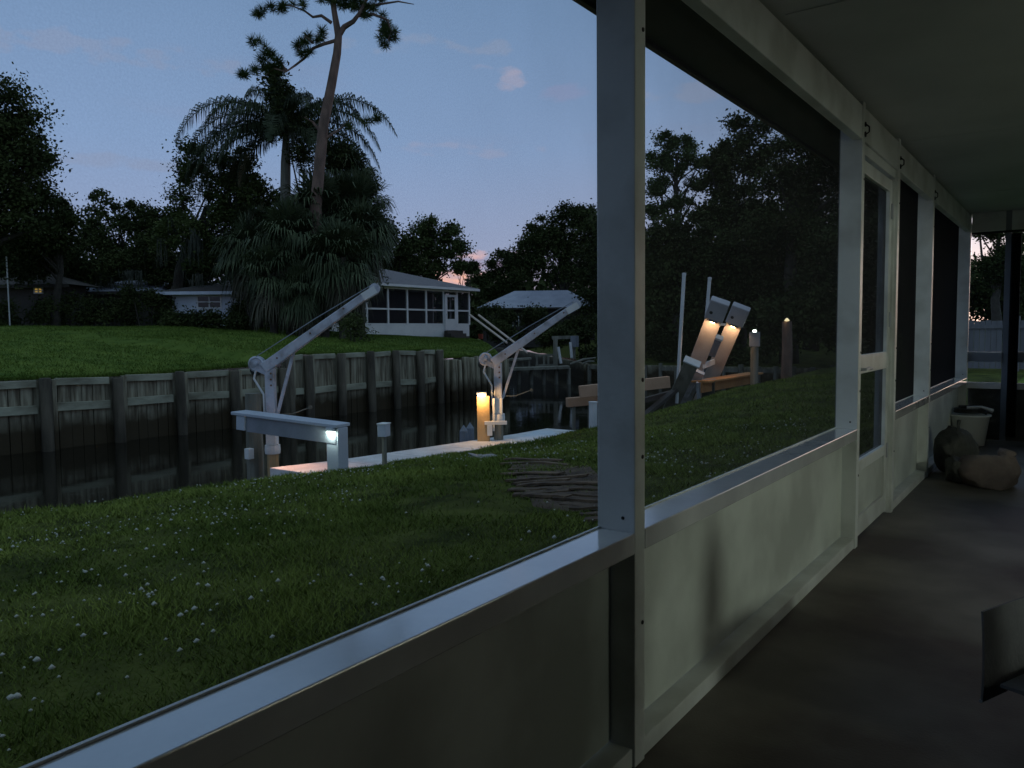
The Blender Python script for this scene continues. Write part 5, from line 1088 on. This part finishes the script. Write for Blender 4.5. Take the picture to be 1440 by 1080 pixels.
# ---- feather palm with long drooping fronds
def feather_palm():
    D = 41; b = gz(400, D); c = at(402, 188, D); t = thing('feather_palm', b[:], 'tall feather palm with long arching fronds left of the pine', 'palm tree')
    g = MB(); P = [Vector(b).lerp(c, i / 7) for i in range(8)]; P[0].z -= .3; g.path(P, [.30, .26, .24, .24, .25, .26, .24, .14], 12); g.build('trunk', M['wood'], t)
    rs = random.Random(4); V3 = Vector((-sy, cy, 0))
    specs = [(180, 50, 7.2), (172, 36, 6.8), (186, 20, 6.4), (165, 8, 5.8), (178, 42, 6.4), (150, 75, 4.2), (100, 84, 3.4), (60, 78, 3.6), (8, 60, 5.0), (-6, 42, 6.2), (10, 22, 6.2), (0, 2, 5.6), (4, 52, 7.0), (176, 28, 7.0), (2, 12, 6.6), (183, 12, 6.4), (12, 34, 6.0), (182, 0, 4.0), (-60, 60, 4.0), (-90, 35, 4.2), (-120, 50, 4.2), (120, 55, 4.0), (90, 30, 4.0), (60, 45, 4.2), (-40, 20, 4.2), (200, 55, 4.8), (40, 66, 4.0), (-150, 25, 4.4)]
    for i, (az, el, Ln) in enumerate(specs):
        az = R(az + rs.uniform(-6, 6)); el = R(el); h = R0 * math.cos(az) + V3 * math.sin(az); d = h * math.cos(el) + Vector((0, 0, math.sin(el)))
        pts = []; p = Vector(c); n = 16
        for k in range(n + 1):
            pts.append(p.copy()); d = (d + Vector((0, 0, -.075 - .011 * k))).normalized(); p = p + d * Ln / n
        f = MB(); f.path(pts, [.045 * (1 - .85 * k / n) for k in range(n + 1)], 5); 
        V = [v[:] for v in f.v]; Q = [q for q in f.f if len(q) == 4]
        for k in range(1, 96):
            tt = .10 + .90 * k / 96; x = tt * n; i0 = min(int(x), n - 1); q = pts[i0].lerp(pts[i0 + 1], x - i0); dd = (pts[i0 + 1] - pts[i0]).normalized(); s = dd.cross(Vector((0, 0, 1))).normalized()
            l = 1.15 * math.sin(math.pi * min(1, .18 + tt * .80)) ** .7 * rs.uniform(.8, 1.1)
            for sg in (-1, 1):
                o = (s * sg * rs.uniform(.5, .9) + dd * .45 + Vector((0, 0, rs.uniform(-.1, .45)))).normalized(); m1 = q + o * l * .45; tp = m1 + (o * .35 + Vector((0, 0, -1))).normalized() * l * .6
                w = dd * .022; b0 = len(V); V += [(q - w)[:], (q + w)[:], (m1 + w)[:], (m1 - w)[:], (tp + w * .2)[:], (tp - w * .2)[:]]; Q += [(b0, b0 + 1, b0 + 2, b0 + 3), (b0 + 3, b0 + 2, b0 + 4, b0 + 5)]
        mesh_np('frond', np.array(V), Q, M['palm'], t)
    # upright spear of young leaves, leaning left
    g = MB(); s0 = c.copy(); s1 = at(385, 105, D - .2); s2 = at(376, 70, D - .3); g.path([s0, s0.lerp(s1, .5), s1], [.55, .45, .25], 9); g.build('spear', M['palm'], t)
    C = np.array([at(x, y, D - .2)[:] for x, y in ((392, 150), (398, 165), (388, 125), (384, 105), (405, 140))]); V, Q = leaves(C, np.full((5, 3), .6), 2600, .2); mesh_np('vine_leaves', V, Q, M['leafd'], t)
feather_palm()

# ---- tall pine
def pine():
    D = 37; b = gz(445, D); t = thing('pine_tree', b[:], 'tall leaning pine with a reddish bare trunk above the palms', 'pine tree')
    tr = [(446, 455), (444, 380), (444, 290), (450, 225), (455, 175), (466, 120), (474, 75), (476, 50), (471, 22), (466, -10), (468, -60), (462, -130)]
    P = [at(x, y, D) for x, y in tr]; P[0] = Vector((P[0].x, P[0].y, b.z - .3)); rad = [.33, .30, .27, .25, .23, .21, .185, .165, .13, .11, .10, .04]
    g = MB(); g.path(P, rad, 12); g.build('trunk', M['pbark'], t, smooth=True)
    br = [[(476, 50), (484, 38), (497, 30), (506, 18), (520, -10), (540, -40)], [(466, 32), (452, 22), (440, 24), (428, 15), (410, 8), (380, 8)], [(472, 57), (455, 62), (440, 68), (428, 82), (415, 92), (402, 101), (385, 96), (372, 108), (352, 104)], [(504, 22), (525, 20), (545, 28), (550, 45), (545, 58)], [(506, 18), (520, 8), (560, 2), (582, 6)], [(402, 101), (396, 90), (380, 80), (365, 70)], [(440, 60), (430, 52), (424, 60), (418, 72)], [(466, -10), (490, -20), (520, -40)], [(468, -60), (440, -70), (410, -60)], [(455, 190), (440, 172), (428, 165)], [(450, 200), (465, 190), (480, 180), (495, 165)]]
    g = MB()
    for k, l in enumerate(br):
        off = [0 if i == 0 else rnd.uniform(-.5, .5) * i * .3 for i in range(len(l))]; pp = [at(x, y, D + o) for (x, y), o in zip(l, off)]
        r0 = .15 if k == 0 else .085; g.path(pp, [r0 * (1 - .8 * i / (len(l) - 1)) for i in range(len(l))], 6)
    g.build('limb', M['pbark'], t)
    bl = [(372, 14, 10, 8), (390, 10, 12, 7), (405, 5, 10, 7), (365, 20, 7, 6), (425, 8, 8, 6), (425, 62, 12, 10), (440, 55, 10, 8), (452, 58, 9, 7), (420, 78, 7, 6), (436, 74, 8, 5), (455, 45, 5, 5), (362, 62, 10, 8), (375, 72, 10, 8), (368, 85, 9, 6), (345, 100, 9, 7), (342, 110, 5, 6), (356, 97, 6, 5), (388, 92, 12, 10), (382, 80, 8, 7), (376, 95, 12, 9), (515, 8, 16, 10), (500, 5, 14, 8), (530, 0, 12, 8), (535, 28, 8, 8), (548, 40, 12, 12), (545, 58, 9, 10), (540, 50, 8, 8), (552, 55, 7, 8), (488, 14, 10, 8), (470, 5, 10, 8), (460, -5, 14, 10), (480, -12, 16, 10), (520, -20, 22, 14), (470, -70, 40, 26), (430, -60, 26, 14), (520, -60, 30, 18), (490, 2, 8, 6), (512, 20, 6, 5), (528, 168, 5, 4), (517, 170, 5, 3), (488, 178, 7, 4)]
    C = []; Rr = []
    for x, y, rx, ry in bl:
        k = D / FPX
        for _ in range(max(2, int(rx * ry / 22))): C.append((at(x + rnd.uniform(-.8, .8) * rx, y + rnd.uniform(-.8, .8) * ry, D + rnd.uniform(-1, 1) * rx * k))[:]); Rr.append((.29, .29, .26))
    C = np.array(C); Rr = np.array(Rr)
    n = len(C) * 110; i = np.repeat(np.arange(len(C)), 110); d = rng.normal(0, 1, (n, 3)); d /= np.linalg.norm(d, axis=1, keepdims=True); d[:, 2] += .15
    p0 = C[i] + d * .04; p1 = C[i] + d * Rr[i] * rng.uniform(.75, 1.35, (n, 1)); s = np.cross(d, rng.normal(0, 1, (n, 3))); s /= np.linalg.norm(s, axis=1, keepdims=True); s *= .011
    V = np.stack([p0 - s, p0 + s, p1 + s * .5, p1 - s * .5], 1).reshape(-1, 3); mesh_np('crown', V, np.arange(4 * n).reshape(-1, 4), M['needle'], t)
pine()

# ---- fence past the end of the porch
t = thing('yard_fence', (-2, 26, -.1), 'grey board fence across the yard past the porch end', 'fence')
for k in range(3):
    x = -3.9 + k * 1.25; g = MB(); g.box(x - .07, x + .07, 25.94, 26.06, -.3, 1.42); g.build('post', M['fence'], t)
    V = MB()
    for j in range(8): xx = x + .08 + j * .138; V.box(xx, xx + .128, 26.0, 26.03, -.05, 1.30 + .015 * math.sin(k * 8 + j * 2.1))
    V.build('board_panel', M['fence'], t)
    g = MB(); g.box(x + .072, x + 1.178, 25.955, 25.998, 1.08, 1.18); g.build('rail', M['fence'], t)
